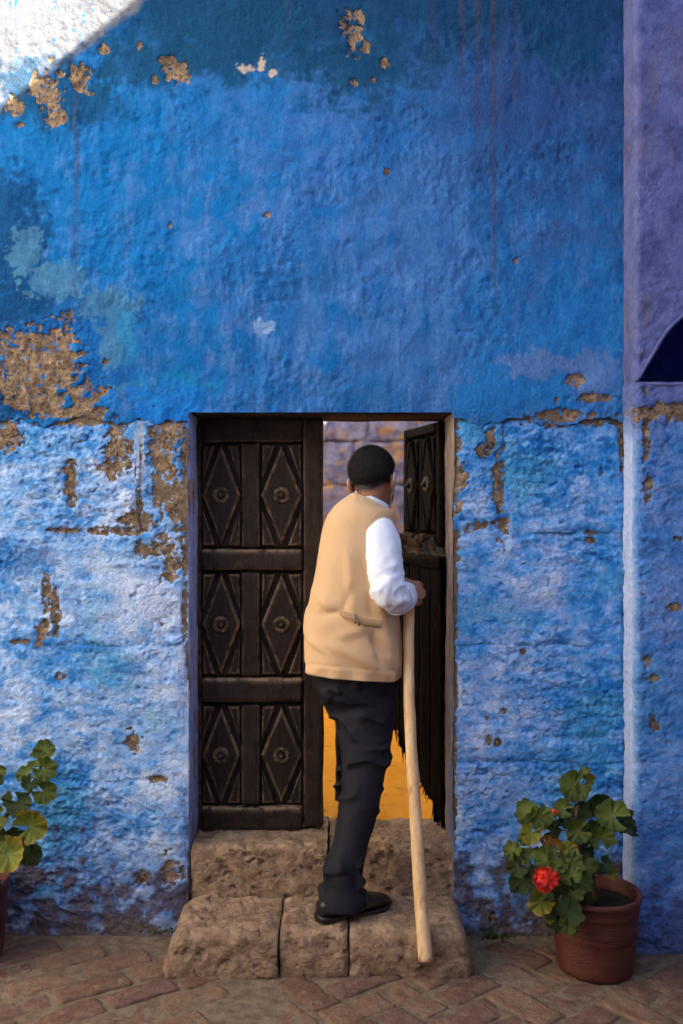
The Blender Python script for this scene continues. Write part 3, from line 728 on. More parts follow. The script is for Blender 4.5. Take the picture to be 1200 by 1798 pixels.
for k, (t, s) in enumerate([(.05, .8), (.15, 1.15), (.30, .95), (.46, 1.2), (.62, 1.), (.80, 1.25), (.95, .9)]):
    p = Ml @ Vector((t*RW, -.03, lt+.022+.008*(k % 2))); M_ = Vector((-.35+.2*(k % 3), -1, .45)).to_track_quat('Z', 'Y').to_matrix().to_4x4(); M_.translation = p
    link('rosette', rosette_mesh(k+3), lo, M_ @ Matrix.Scale(s, 4))

# ------------------------------------------------------------------ the man stepping through the door
man = thing('person', (.0, -.12, .147), 'person in tan vest, white shirt and black trousers stepping up through the doorway', 'person')
def ringpx(rows, k=7):                      # (py, left, right, depth, ry) -> x, y, z, rx, ry
    return spline([[*W((a[1]+a[2])/2, a[0], a[3]), (a[2]-a[1])/2*a[3]/F, a[4]] for a in rows], k)
N = W(653, 884, 3.47)
VR = ringpx([(867, 622, 672, 3.465, .060), (877, 606, 679, 3.46, .074), (889, 592, 686, 3.455, .090), (906, 579, 691, 3.45, .103), (930, 570, 692, 3.445, .112), (970, 562, 691, 3.435, .120),
             (1010, 556, 690, 3.43, .122), (1050, 548, 691, 3.42, .120), (1080, 541, 693, 3.42, .124), (1125, 537, 698, 3.42, .130), (1160, 538, 699, 3.42, .131), (1183, 540, 697, 3.42, .129)], 9)
def vsurf(px, py, off=0.):                  # point on the near side of the vest
    zz = VR[:, 2][::-1]; P = W(px, py, 3.30); 
    for _ in range(4):
        r = [np.interp(P.z, zz, VR[:, i][::-1]) for i in (0, 1, 3, 4)]
        t = max(-.995, min(.995, (P.x-r[0])/r[2])); y = r[1] - r[3]*math.sqrt(1-t*t); P = W(px, py, CD+y-off)
    return P
v, f = loft(VR, 120, caps=False, p=2.35)
PXv = 600 + v[:, 0]*F/(v[:, 1]+CD); PYv = 899 - (v[:, 2]-CZ)*F/(v[:, 1]+CD)
rdg = lambda q_: (1-np.abs(q_)*2.2).clip(0)**2
lowv = sst(W(0, 980, 3.42).z, W(0, 1090, 3.42).z, v[:, 2])
dsp = (.0015+.0045*lowv)*rdg(fbm(v[:, 0]*6+v[:, 2]*5, v[:, 2]*4-v[:, 0]*3, v[:, 1]*5, 2)) + .0035*fbm(v[:, 0]*5+v[:, 2]*3, v[:, 2]*3, v[:, 1]*5, 2) + .0012*fbm(v[:, 0]*22, v[:, 2]*9+v[:, 0]*12, v[:, 1]*18, 3)
near = v[:, 1] < .1
for x0, y0, x1, y1, wd, am in [(612, 960, 622, 1075, 9, .006), (636, 985, 655, 1085, 7, -.006), (660, 1040, 672, 1090, 6, .006), (668, 1092, 690, 1165, 8, .008), (640, 1110, 685, 1150, 9, -.007), (590, 1120, 650, 1100, 8, .005),
                              (560, 1080, 600, 1074, 8, -.006), (560, 1130, 640, 1150, 12, .005), (600, 1140, 690, 1185, 9, .006), (556, 1040, 590, 1075, 8, .005), (590, 900, 640, 930, 9, -.003), (630, 1020, 600, 1075, 8, -.004), (655, 1100, 668, 1180, 5, -.004)]:
    dx, dy = x1-x0, y1-y0; t = np.clip(((PXv-x0)*dx+(PYv-y0)*dy)/(dx*dx+dy*dy), 0, 1)
    dist = np.hypot(PXv-x0-t*dx, PYv-y0-t*dy); dsp += np.where(near, am*1.9*np.exp(-(dist/wd)**2)*(.3+.7*np.sin(math.pi*t)), 0)
cxy = np.repeat(VR[:, :2], 120, axis=0); nn = np.c_[v[:, :2]-cxy, np.zeros(len(v))]; nn /= np.linalg.norm(nn, axis=1)[:, None]
hem = sst(W(0, 1160, 3.42).z, W(0, 1183, 3.42).z, v[:, 2])
dsp += hem*.004*np.sin(np.arctan2(nn[:, 1], nn[:, 0])*9+.6) - .0035*np.exp(-((PYv-1172)/2.2)**2)
v = v + nn*dsp[:, None]
tp = sst(W(0, 900, 3.45).z, W(0, 868, 3.465).z, v[:, 2]); v[:, 2] -= tp*.42*np.clip(v[:, 0]-(N.x-.062), 0, 1)
low = sst(W(0, 1080, 3.42).z, W(0, 1183, 3.42).z, v[:, 2]); v[:, 2] -= low*.085*(v[:, 0]-.03)
from mathutils.bvhtree import BVHTree
vest_tree = BVHTree.FromPolygons([tuple(p) for p in v], [tuple(q_) for q_ in f])
def vsurf(px, py, off=0.):
    d_ = (W(px, py, 3.3) - camo.location).normalized(); h_ = vest_tree.ray_cast(camo.location, d_)[0]
    return (h_ if h_ is not None else W(px, py, 3.42)) - d_*off
o = add('vest', (v, f), M_VEST, man, True); bake(o, [('SOLIDIFY', dict(thickness=.005, offset=-1))])
# front half of the vest showing past the side vent
FR = ringpx([(1040, 640, 694, 3.49, .06), (1085, 638, 702, 3.50, .065), (1130, 636, 706, 3.50, .068), (1172, 636, 706, 3.50, .068), (1188, 637, 705, 3.50, .067)], 6)
add('vest_front', loft(FR, 40), M_VEST, man, True)
strip = [vsurf(px, py, .008) for px, py in ((688, 1096), (693, 1115), (700, 1135), (702, 1150), (698, 1165), (692, 1176))]
add('vent_lining', tube(spline([list(p) for p in strip], 5), [.003]*6+[.006]*14+[.002]*6, 8, sq=.5), M_VEST, man, True)
# waist adjuster on the back of the vest
V, Fc = [], []
sp = [(597, 1071), (606, 1074), (618, 1078), (630, 1082), (642, 1086), (655, 1088), (668, 1090)]
for i, (px, py) in enumerate(sp):
    h = 5.0 if i == 0 else 7.0
    for dy, off in ((0, .002), (.6, .011), (h, .012), (2*h-.6, .011), (2*h, .002)): V.append(vsurf(px, py+dy-1, off))
for i in range(len(sp)-1):
    for j in range(4): Fc.append((i*5+j, i*5+j+1, i*5+j+6, i*5+j+5))
tabo = add('adjuster_strap', ([tuple(p) for p in V], Fc), M_STRAP, man, True)
c = vsurf(624, 1086, .015)
add('buckle', join([rough_box(c.x-.004, c.x+.004, c.y-.004, c.y+.004, c.z-.018, c.z+.017, .004, .003, .0008, 2), tube([(c.x+.004, c.y-.002, c.z-.004), (c.x+.011, c.y-.007, c.z-.012), (c.x+.014, c.y-.004, c.z-.024)], [.004, .005, .003], 8)]), M_METAL, tabo, True)
# bound edge of the armhole and the yoke seam
for nm_, path, wd_ in (('armhole_binding', [(679, 894), (664, 902), (650, 916), (641, 935), (637, 955), (638, 980), (644, 1005), (651, 1026), (662, 1048)], .0042), ('yoke_seam', [(583, 912), (605, 921), (630, 925), (645, 923)], .0016)):
    pts = [list(vsurf(a, b_, .0005)) for a, b_ in path]; add(nm_, tube(spline(pts, 5), wd_, 8, sq=.6), M_VEST, man, True)
# collars
def collar(name, N, rx, ry, z0, z1, flare, mat, slope, th):
    n = 72; V = []; Fc = []
    for i in range(7):
        t = i/6
        for k in range(n):
            a = 2*math.pi*k/n; r = 1 + flare*(1-t)
            x, y = rx*r*math.cos(a), ry*r*math.sin(a); V.append((N.x+x, N.y+y, N.z + slope*x - .10*y + z0+(z1-z0)*t))
    for i in range(6):
        for k in range(n): Fc.append((i*n+k, i*n+(k+1) % n, (i+1)*n+(k+1) % n, (i+1)*n+k))
    o = add(name, (V, Fc), mat, man, True); return bake(o, [('SOLIDIFY', dict(thickness=th, offset=-1))])
N = W(653, 884, 3.47)
collar('vest_collar', N, .0665, .070, -.036, -.001, .22, M_VEST, -.40, .004)
collar('shirt_collar', N, .0615, .066, -.030, .019, .10, M_SHIRT, -.42, .004)
# sleeves
def sleeve(name, rows, n=48, seed=0., amp=1.):
    R = spline(rows, 9); v, f = tube([r[:3] for r in R], list(R[:, 3]), n, True); v = np.array(v); m = len(R)
    c = np.repeat(R[:, :3], n, axis=0); d = (v-c); d /= np.maximum(1e-6, np.linalg.norm(d, axis=1))[:, None]
    t = np.repeat(np.linspace(0, 1, m), n)
    el = np.exp(-((t-.62)/.20)**2)
    s = .0040*fbm(v[:, 0]*9+seed, v[:, 1]*9, v[:, 2]*7, 2) + .0100*el*fbm(v[:, 0]*11+v[:, 2]*17, v[:, 1]*12, v[:, 2]*22-v[:, 0]*15, 3)
    rg = (1-np.abs(fbm(v[:, 0]*9+v[:, 2]*9+seed, v[:, 1]*9, v[:, 2]*13-v[:, 0]*11, 2))*2.4).clip(0)**2; s += (.0012+.007*el)*rg
    s += .0035*np.exp(-((t-.8)/.12)**2)*np.sin(t*150+v[:, 2]*40) + .0030*np.exp(-((t-.25)/.2)**2)*fbm(v[:, 0]*25, v[:, 1]*25, v[:, 2]*5, 2)
    return add(name, (v + d*(s*amp)[:, None], f), M_SHIRT, man, True)
def P(px, py, d, r): return [*W(px, py, d), r]
sleeve('shirt_sleeve', [P(652, 920, 3.43, .036), P(666, 925, 3.40, .050), P(668, 945, 3.365, .065), P(673, 975, 3.335, .065), P(678, 1010, 3.305, .062), P(683, 1038, 3.285, .058), P(693, 1047, 3.30, .055), P(703, 1047, 3.345, .050), P(708, 1046, 3.365, .047)])
# turned cuff
A, B = W(699, 1050, 3.325), W(710, 1046, 3.40); ax = (B-A).normalized()
def ringtube(name, pts, rads, mat, th, n=48, sq=1.):
    v, f = tube(pts, rads, n, False, sq); v = np.array(v); v += .0015*np.c_[fbm(v[:, 0]*20, v[:, 2]*20, 1., 2), fbm(v[:, 0]*20, v[:, 2]*20, 5., 2), fbm(v[:, 0]*20, v[:, 2]*20, 9., 2)]
    o = add(name, (v, f), mat, man, True); return bake(o, [('SOLIDIFY', dict(thickness=th, offset=-1))])
ringtube('shirt_cuff', [A+(B-A)*t for t in (-.25, 0, .35, .7, 1., 1.12)], [.0590, .0595, .0570, .0545, .0530, .0515], M_SHIRT, .003)
lsh, lel, lha = W(612, 935, 3.54), Vector((-.02, .30, 1.17)), Vector((.10, .44, 1.12))
sleeve('shirt_sleeve', [[*lsh, .050], [*(lsh*.6+lel*.4), .056], [*lel, .052], [*(lel*.5+lha*.5), .045], [*(lel*.15+lha*.85), .040]], seed=3.)
# staff, carried in the right hand, its foot against the step
SP = spline([[*W(721, 1020, 3.44), .0188], [*W(718, 1110, 3.40), .0194], [*W(720, 1260, 3.31), .0200], [*W(728, 1400, 3.22), .0208], [*W(738, 1560, 3.12), .0220], [*W(748, 1688, 3.045), .0232]], 14)
v, f = tube([r[:3] for r in SP], list(SP[:, 3]), 20); v = np.array(v)
v[:, 0] += .0016*fbm(v[:, 0]*30, v[:, 1]*30, v[:, 2]*7, 3); v[:, 1] += .0016*fbm(v[:, 0]*30+4, v[:, 1]*30, v[:, 2]*7, 3)
stf = add('walking_staff', (v, f), M_STAFF, None, True); tag(stf, 'long pale peeled wooden staff slanting down from the hand to the step', 'staff')
# trousers
PR = ringpx([(1110, 552, 690, 3.42, .105), (1160, 546, 695, 3.42, .112), (1190, 547, 696, 3.42, .112), (1215, 556, 695, 3.42, .104), (1240, 575, 693, 3.415, .088), (1262, 590, 690, 3.41, .07)], 5)
RL = ringpx([(1190, 590, 697, 3.42, .085), (1227, 586, 695, 3.41, .086), (1264, 594, 692, 3.39, .084), (1302, 597, 689, 3.37, .080), (1343, 600, 680, 3.34, .074), (1385, 599, 672, 3.31, .069), (1427, 593, 664, 3.285, .066),
             (1468, 586, 652, 3.26, .064), (1500, 577, 643, 3.24, .062), (1530, 567, 638, 3.222, .062), (1552, 567, 635, 3.212, .062), (1575, 562, 642, 3.200, .068), (1594, 558, 646, 3.195, .072)], 5)
hp, kn, an = W(600, 1200, 3.47), Vector((.035, .40, .72)), Vector((.030, .33, .385))
LL = tube(spline([[*hp, .085], [*(hp*.5+kn*.5), .078], [*kn, .066], [*(kn*.5+an*.5), .056], [*an, .055]], 6)[:, :3], list(spline([[*hp, .085], [*(hp*.5+kn*.5), .078], [*kn, .066], [*(kn*.5+an*.5), .056], [*an, .055]], 6)[:, 3]), 24)
o = add('trousers', join([loft(PR, 48), loft(RL, 40), LL]), M_PANTS, man, True)
bake(o, [('REMESH', dict(mode='VOXEL', voxel_size=.0055)), ('SMOOTH', dict(iterations=6, factor=.5))])
v = coords(o.data); nn = normals(o.data); px = 600+v[:, 0]*F/(v[:, 1]+CD); py = 899-(v[:, 2]-CZ)*F/(v[:, 1]+CD)
dsp = .003*fbm(v[:, 0]*8+v[:, 2]*6, v[:, 1]*8, v[:, 2]*9, 3)
for cy, wd, am, sl in [(1250, 50, .006, .5), (1345, 55, .0065, -.45), (1400, 35, .0045, .6), (1545, 34, .008, -.55), (1215, 30, .004, .3)]:
    ph = (v[:, 2]*1.0 + sl*v[:, 0])*44 + 3.6*fbm(v[:, 0]*5, v[:, 1]*5, v[:, 2]*5+cy, 2)
    dsp += am*np.exp(-((py-cy)/wd)**2)*(1-np.abs(np.sin(ph)))**1.5*2.1*sst(-.2, .35, fbm(v[:, 0]*9, v[:, 1]*9, v[:, 2]*12+cy*.3, 2))*1.5
v = v + nn*dsp[:, None]; setco(o.data, v)
# shoes
def shoe(heel, toe, zs):
    h = Vector((heel[0], heel[1], zs)); u = Vector((toe[0]-heel[0], toe[1]-heel[1], 0)); L = u.length; u.normalize(); s = Vector((u.y, -u.x, 0))
    def body(prof, n=28):
        V, Fc = [], []
        for t, wd, z0, z1 in prof:
            for k in range(n):
                a = 2*math.pi*k/n; x = math.cos(a); y = math.sin(a); y = math.copysign(abs(y)**.7, y); x = math.copysign(abs(x)**.8, x)
                zc, zr = (z0+z1)/2, (z1-z0)/2; bend = .012*math.sin(t*math.pi)
                V.append(h + u*(t*L) + s*(x*wd + bend*.5) + Vector((0, 0, zc+y*zr)))
        m = len(prof)
        for i in range(m-1):
            for k in range(n): Fc.append((i*n+k, i*n+(k+1) % n, (i+1)*n+(k+1) % n, (i+1)*n+k))
        Fc += [tuple(range(n))[::-1], tuple(range((m-1)*n, m*n))]; return [tuple(p) for p in V], Fc
    up = spline([[0, .010, .024, .046], [.010, .021, .018, .058], [.04, .030, .016, .070], [.12, .036, .016, .078], [.30, .037, .016, .090], [.45, .040, .016, .084], [.60, .045, .016, .068], [.78, .045, .016, .054], [.92, .034, .017, .043], [.985, .018, .018, .034], [1, .008, .02, .030]], 4)
    o = add('shoe', body(up), M_SHOE, man, True)
    so_ = spline([[-.012, .020, .0, .024], [.02, .034, .0, .026], [.15, .039, .0, .025], [.30, .036, .004, .023], [.42, .040, .006, .022], [.65, .049, .001, .021], [.85, .044, .001, .021], [.96, .028, .003, .022], [1.012, .012, .008, .022]], 4)
    add('sole', body(so_), M_SHOE, o, True); return o
shoe((-.080, -.232), (.168, -.098), .146)
shoe((.02, .285), (.045, .55), .314)
# the body itself: one skin, from lofts joined by remeshing
Hc = Vector((W(655, 0, 3.48).x, .085, 1.640)); HY, HR_, HP = math.radians(-26), math.radians(-5), math.radians(-10)
HM = Matrix.Translation(Hc) @ Matrix.Rotation(HR_, 4, 'Y') @ Matrix.Rotation(HY, 4, 'Z') @ Matrix.Rotation(HP, 4, 'X')
def ell(c, r, M=HM, nu=32, nv=20, fn=None):
    V, Fc = [], []
    for i in range(nv+1):
        th = math.pi*i/nv
        for k in range(nu):
            a = 2*math.pi*k/nu; p = Vector((c[0]+r[0]*math.sin(th)*math.cos(a), c[1]+r[1]*math.sin(th)*math.sin(a), c[2]+r[2]*math.cos(th))); V.append(tuple(M @ p))
    for i in range(nv):
        for k in range(nu): Fc.append((i*nu+k, (i+1)*nu+k, (i+1)*nu+(k+1) % nu, i*nu+(k+1) % nu))
    return V, Fc
B_ = [ell((0, -.006, .028), (.0765, .096, .086)), ell((0, .030, -.040), (.057, .066, .074)), ell((0, .062, -.085), (.026, .026, .026)), ell((0, .094, -.02), (.013, .020, .026)),
      ell((0, .088, .022), (.05, .014, .012)), ell((0, .088, -.062), (.026, .012, .008)), ell((0, .088, -.074), (.022, .011, .008))]
for s in (-1, 1):
    E = HM @ Matrix.Translation((s*.081, -.008, -.018)) @ Matrix.Rotation(s*.35, 4, 'Z')
    B_ += [ell((0, 0, 0), (.007, .018, .030), E, 16, 12), ell((s*.007, -.007, .004), (.006, .012, .024), E, 16, 12), ell((s*.002, .002, -.024), (.006, .009, .010), E, 16, 10)]
hw = lambda x, y, z: HM @ Vector((x, y, z))
B_.append(tube([hw(0, -.020, -.02), hw(0, -.022, -.06), N+Vector((0, .01, .0)), N+Vector((-.02, .0, -.08))], [.058, .054, .055, .070], 28))
TB = VR[6:].copy(); TB[:, 3] -= .022; TB[:, 4] -= .028; B_.append(loft(TB[::5], 36))
def limb(rows): R = spline(rows, 5); return tube([r[:3] for r in R], list(R[:, 3]), 20)
hand = W(722, 1046, 3.43)
wr = W(713, 1048, 3.345)
B_.append(limb([P(650, 915, 3.43, .04), P(672, 950, 3.36, .045), P(683, 1030, 3.29, .040), [*wr, .030], [*W(724, 1046, 3.40), .027]]))
B_.append(limb([[*lsh, .04], [*lel, .038], [*(lel*.3+lha*.7), .030], [*lha, .026]]))
RLb = RL.copy(); RLb[:, 3] *= .72; RLb[:, 4] *= .72; B_.append(loft(RLb[:-3], 28))
B_.append(limb([[*hp, .06], [*kn, .048], [*an, .035], [*(an-Vector((0, .0, .04))), .03]]))
B_.append(tube([W(604, 1540, 3.215), W(602, 1585, 3.21)], [.032, .030], 16))
def grip(c, axis, toward, r, L=1.):             # palm and five bent fingers closed around a stick; toward: the side of the wrist
    axis = axis.normalized(); e1 = (toward - axis*toward.dot(axis)).normalized(); e2 = axis.cross(e1); out = []
    pt = lambda a, R, h: c + e1*(R*math.cos(a)) + e2*(R*math.sin(a)) + axis*h
    out.append(tube([pt(.1, r+.012, .046), pt(.05, r+.015, .015), pt(0, r+.015, -.015), pt(-.05, r+.012, -.042)], [.013, .018, .018, .013], 14))
    out.append(tube([c+e1*(r+.012), c+e1*(r+.045)], [.024, .024], 14))
    for h, ln, rr_ in ((.036, 3.5, .0088), (.013, 3.9, .0092), (-.010, 3.7, .0088), (-.031, 3.2, .0078)):
        out.append(tube([pt(.3+ln*t, r+.0085+.003*math.sin(t*9), h*(1-.06*t)) for t in np.linspace(0, 1, 9)], [rr_*1.1, rr_*1.1, rr_, rr_*1.08, rr_, rr_*.98, rr_, rr_*.9, rr_*.6], 10))
    out.append(tube([pt(-.3, r+.014, .030), pt(-.9, r+.014, .044), pt(-1.6, r+.011, .050), pt(-2.2, r+.010, .050)], [.0125, .0105, .0098, .007], 10))
    return out
axs = Vector(SP[8, :3]) - Vector(SP[0, :3]); sc = Vector(SP[4, :3]) + Vector((.008, -.002, .0))
B_ += grip(sc, -axs, Vector((.35, -.9, .05)), .021)
B_ += grip(lha+Vector((.05, .06, 0)), Vector((0, 0, 1)), Vector((-.6, -.6, 0)), .014)
o = add('body', join(B_), M_SKIN, man, True)
bake(o, [('REMESH', dict(mode='VOXEL', voxel_size=.0038)), ('SMOOTH', dict(iterations=3, factor=.5))])
hv = (np.array(HM.inverted()) @ np.c_[coords(o.data), np.ones(len(o.data.vertices))].T).T[:, :3]
dd = (hv - [0, -.006, .028])/[.0765, .096, .086]; ln = np.linalg.norm(dd, axis=1); dd /= ln[:, None]
lin = -.74 + .42*np.abs(dd[:, 0])**3 + np.where(dd[:, 1] > 0, .95*np.abs(dd[:, 1])**.8, 0)
stub = np.where(ln < 1.4, 1.0*sst(-.20, .06, dd[:, 2]-lin), 0)*(np.abs(hv[:, 0]) < .078)
at = o.data.attributes.new('stub', 'FLOAT', 'POINT'); at.data.foreach_set('value', stub.astype(np.float32))
for s in (-1, 1): add('eye', ell((s*.031, .080, .004), (.012, .012, .010), HM, 16, 10), M_SHIRT, man, True)
# hair: short cap, thin at the hairline
nu, nv = 96, 60; V = []; keepw = []
for i in range(nv+1):
    th = math.pi*.86*i/nv
    for k in range(nu):
        a = 2*math.pi*k/nu; dirv = Vector((math.sin(th)*math.cos(a), math.sin(th)*math.sin(a), math.cos(th)))
        fwd = dirv.y; side = abs(dirv.x)
        line = -.74 + .42*side**3 + (.95*max(0, fwd)**.8 if fwd > 0 else 0) + .06*math.sin(a*9)*.3
        wgt = max(0., min(1., (dirv.z-line)/.33)); V.append((dirv, wgt))
Vp = []
for dv, wg in V:
    p = Vector((dv.x*.0765, dv.y*.096-.006, dv.z*.086+.028)); nrm = Vector((dv.x/.0765, dv.y/.096, dv.z/.086)).normalized()
    t = -.004 + .0125*wg**.7 + (.003*max(0, dv.z)); Vp.append(p + nrm*t)
Vp = np.array([tuple(HM @ p) for p in Vp]); q9 = Vp*160
Vp += .0028*np.c_[perlin(q9[:, 0], q9[:, 1], q9[:, 2]), perlin(q9[:, 0]+9, q9[:, 1], q9[:, 2]), perlin(q9[:, 0], q9[:, 1]+9, q9[:, 2])]
wts = np.array([w_ for _, w_ in V]); Fc = [(i*nu+k, (i+1)*nu+k, (i+1)*nu+(k+1) % nu, i*nu+(k+1) % nu) for i in range(nv) for k in range(nu) if wts[(i+1)*nu+k] > 0 or wts[i*nu+k] > 0]
parts = [(Vp, Fc)]; rs = random.Random(3); SV, SF = [], []
for _ in range(9000):                           # short strands
    j = rs.randrange(nu, len(V)); dv, wg = V[j]
    if wg <= .02: continue
    p = Vector(Vp[j]); nrm = (HM.to_3x3() @ Vector((dv.x/.0765, dv.y/.096, dv.z/.086))).normalized()
    dn = (nrm*(.45+.2*wg) + HM.to_3x3() @ Vector((rs.uniform(-.5, .5), rs.uniform(-.5, .5), -.75))).normalized(); ln = .005 + .008*wg*rs.random()
    sd = dn.cross(nrm).normalized()*.0009; p = p + Vector((rs.uniform(-.003, .003), rs.uniform(-.003, .003), rs.uniform(-.003, .003))) + nrm*.0005
    b0 = len(SV); SV += [tuple(p-sd), tuple(p+sd), tuple(p+dn*ln)]; SF.append((b0, b0+1, b0+2))
parts.append((np.array(SV), SF))
add('hair', join(parts), M_HAIR, man, True)
# face mask with its ear loop and cord
MV, MF = [], []
for i in range(9):
    for k in range(15):
        a = math.radians(-72+144*k/14); zz = .006-.108*i/8
        rx = .068-.018*(i/8)**2; ry = .078 if i < 7 else .07
        MV.append(tuple(HM @ Vector((rx*math.sin(a), .034+ry*math.cos(a)*(1-.10*abs(i-3)/5)-.002, zz))))
for i in range(8):
    for k in range(14): MF.append((i*15+k, i*15+k+1, (i+1)*15+k+1, (i+1)*15+k))
fm = add('face_mask', (MV, MF), M_MASK, man, True)
for s in (-1, 1):
    L = [(s*.066, .045, .0), (s*.080, .022, .016), (s*.088, -.004, .016), (s*.093, -.020, .0), (s*.091, -.020, -.022), (s*.083, -.010, -.044), (s*.070, .02, -.055), (s*.058, .045, -.06)]
    add('ear_loop', tube(spline([list(HM @ Vector(p)) for p in L], 5)[:, :3], .0021, 8), M_MASK, fm, True)
L = [hw(.087, -.012, -.044), W(687, 872, 3.40), W(687.5, 884, 3.395), W(684, 893, 3.39)]
add('mask_cord', tube(spline([list(p) for p in L], 6), .0012, 6), M_METAL, fm, True)
# ------------------------------------------------------------------ pots and geraniums
def lathe(prof, n=72, seed=0., amp=.0012):
    V = []; 
    for r, z in prof:
        for k in range(n): a = 2*math.pi*k/n; V.append((r*math.cos(a), r*math.sin(a), z))
    V = np.array(V); m = len(prof)
    V[:, :2] *= (1 + (amp/.14)*fbm(V[:, 0]*9+seed, V[:, 1]*9, V[:, 2]*12, 3))[:, None]
    return V, [(i*n+k, i*n+(k+1) % n, (i+1)*n+(k+1) % n, (i+1)*n+k) for i in range(m-1) for k in range(n)]
def pot(loc, k, label, seed):
    o = thing('flower_pot', loc, label, 'pot', 'terracotta pots by the blue wall')
    prof = [(.0, .0), (.118, .0), (.126, .006), (.1285, .02), (.133, .07), (.137, .11), (.1385, .128), (.1405, .131), (.139, .136), (.1410, .140), (.1395, .146), (.1415, .150), (.1405, .158), (.143, .19), (.1445, .207), (.1475, .211), (.146, .218), (.1475, .224),
            (.1465, .238), (.1485, .2425), (.154, .247), (.156, .254), (.154, .262), (.148, .266), (.142, .263), (.139, .255), (.137, .22), (.136, .19)]
    M = Matrix.Translation(Vector(loc)) @ Matrix.Scale(k, 4)
    v, f = lathe(prof, seed=seed); add('pot_body', (v, f), M_CLAY, o, True, None, M)
    v, f = lathe([(.0, .222), (.03, .222), (.06, .220), (.09, .221), (.115, .217), (.1375, .218)], 60, seed, .0)
    v[:, 2] += .006*fbm(v[:, 0]*40, v[:, 1]*40, 1., 3); add('soil', (v, f), M_SOIL, o, True, None, M)
    return o
PLR = Vector(((1045-600)*3.165/F, -.235, -.004)); PLL = Vector((-1.296, -.175, -.004))
pot(PLR, .985, 'brown terracotta pot with turned rings at the foot of the buttress', 1.)
pot(PLL, 1.04, 'terracotta pot cut off by the left edge of the picture', 6.)
def leaf_mesh(seed, mi):
    rs = np.random.RandomState(seed); nt_, nr = 64, 6; V, rad, vein = [], [], []
    ph = rs.rand(6)*6.28; V.append((0, 0, 0)); rad.append(0); vein.append(1)
    for i in range(1, nr+1):
        s = i/nr
        for k in range(nt_+1):
            a = math.radians(-158 + 316*k/nt_)              # 0 = tip, the notch at the petiole behind
            lob = abs(math.cos(a*3.5)); R = (1 - .17*(1-lob**.45) + .03*math.sin(a*3+ph[0]) + .030*math.cos(a*28)*(s > .9))*(1-.10*abs(a)/2.75)
            r = s*R
            z = .34*r*r*(1+.7*math.sin(a+ph[1])) + s*s*(.07*math.cos(a*7) + .13*math.sin(a*3+ph[2]) + .06*math.sin(a*11+ph[3])) - .35*max(0, s-.6)**1.5*math.sin(a*2+ph[4])
            V.append((r*math.sin(a), r*math.cos(a), z)); rad.append(s); vein.append(max(0, 1-abs(math.sin(a*3.5))*9*s) * (1-s*.6))
    Fc = []; n = nt_+1
    for k in range(nt_): Fc.append((0, 1+k+1, 1+k))
    for i in range(nr-1):
        for k in range(nt_): b0 = 1+i*n+k; Fc.append((b0, b0+1, b0+n+1, b0+n))
    return mesh('leaf', np.array(V)*[.5, .5, .5], Fc, M_LEAF[mi], True, {'rad': np.array(rad), 'vein': np.array(vein)})
LM = {mi: [leaf_mesh(mi*10+k, mi) for k in range(4)] for mi in range(4)}
rl = random.Random(21)
def geranium(name, root, label, leaves, branches, group):
    o = thing(name, root, label, 'plant', group)
    sv = []; tips = []
    for br in branches:
        R = spline([list(p) for p in br], 6); n = len(R)
        add('stem', tube(R, [.0085*(1-.6*i/n)+.0015 for i in range(n)], 9), M_TWIG if br is branches[0] else M_STEM, o, True)
        tips += [Vector(p) for p in R[n//4:]]
    pet = []
    for px, py, d, size, mi, nx, nz in leaves:
        c = W(px, py, d); n = Vector((nx + rl.uniform(-.25, .25), -1, nz + rl.uniform(-.2, .25))).normalized()
        near = min(tips, key=lambda t: (t-c).length + max(0, t.z-c.z)*.6)
        tip = (c-near); tip = (tip - n*tip.dot(n)); tip = tip.normalized() if tip.length > 1e-4 else n.orthogonal().normalized()
        if rl.random() < .5: tip = (tip + Vector((rl.uniform(-.5, .5), 0, -.6))); tip = (tip - n*tip.dot(n)).normalized()
        xa = tip.cross(n).normalized()
        M = Matrix((xa, tip, n)).transposed().to_4x4(); M.translation = c - tip*size*.12*d/F
        s = size*d/F*1.02
        link('leaf', rl.choice(LM[mi]), o, M @ Matrix.Scale(s, 4))
        base = M.translation - n*.002
        mid = near.lerp(base, .55) + Vector((0, .012, -.012)); add('petiole', tube(spline([list(near), list(mid), list(base)], 4), .0019, 6), M_STEM, o, True)
    return o
Z3 = lambda x, y: (820+x/3.158, 1330+y/3.158)
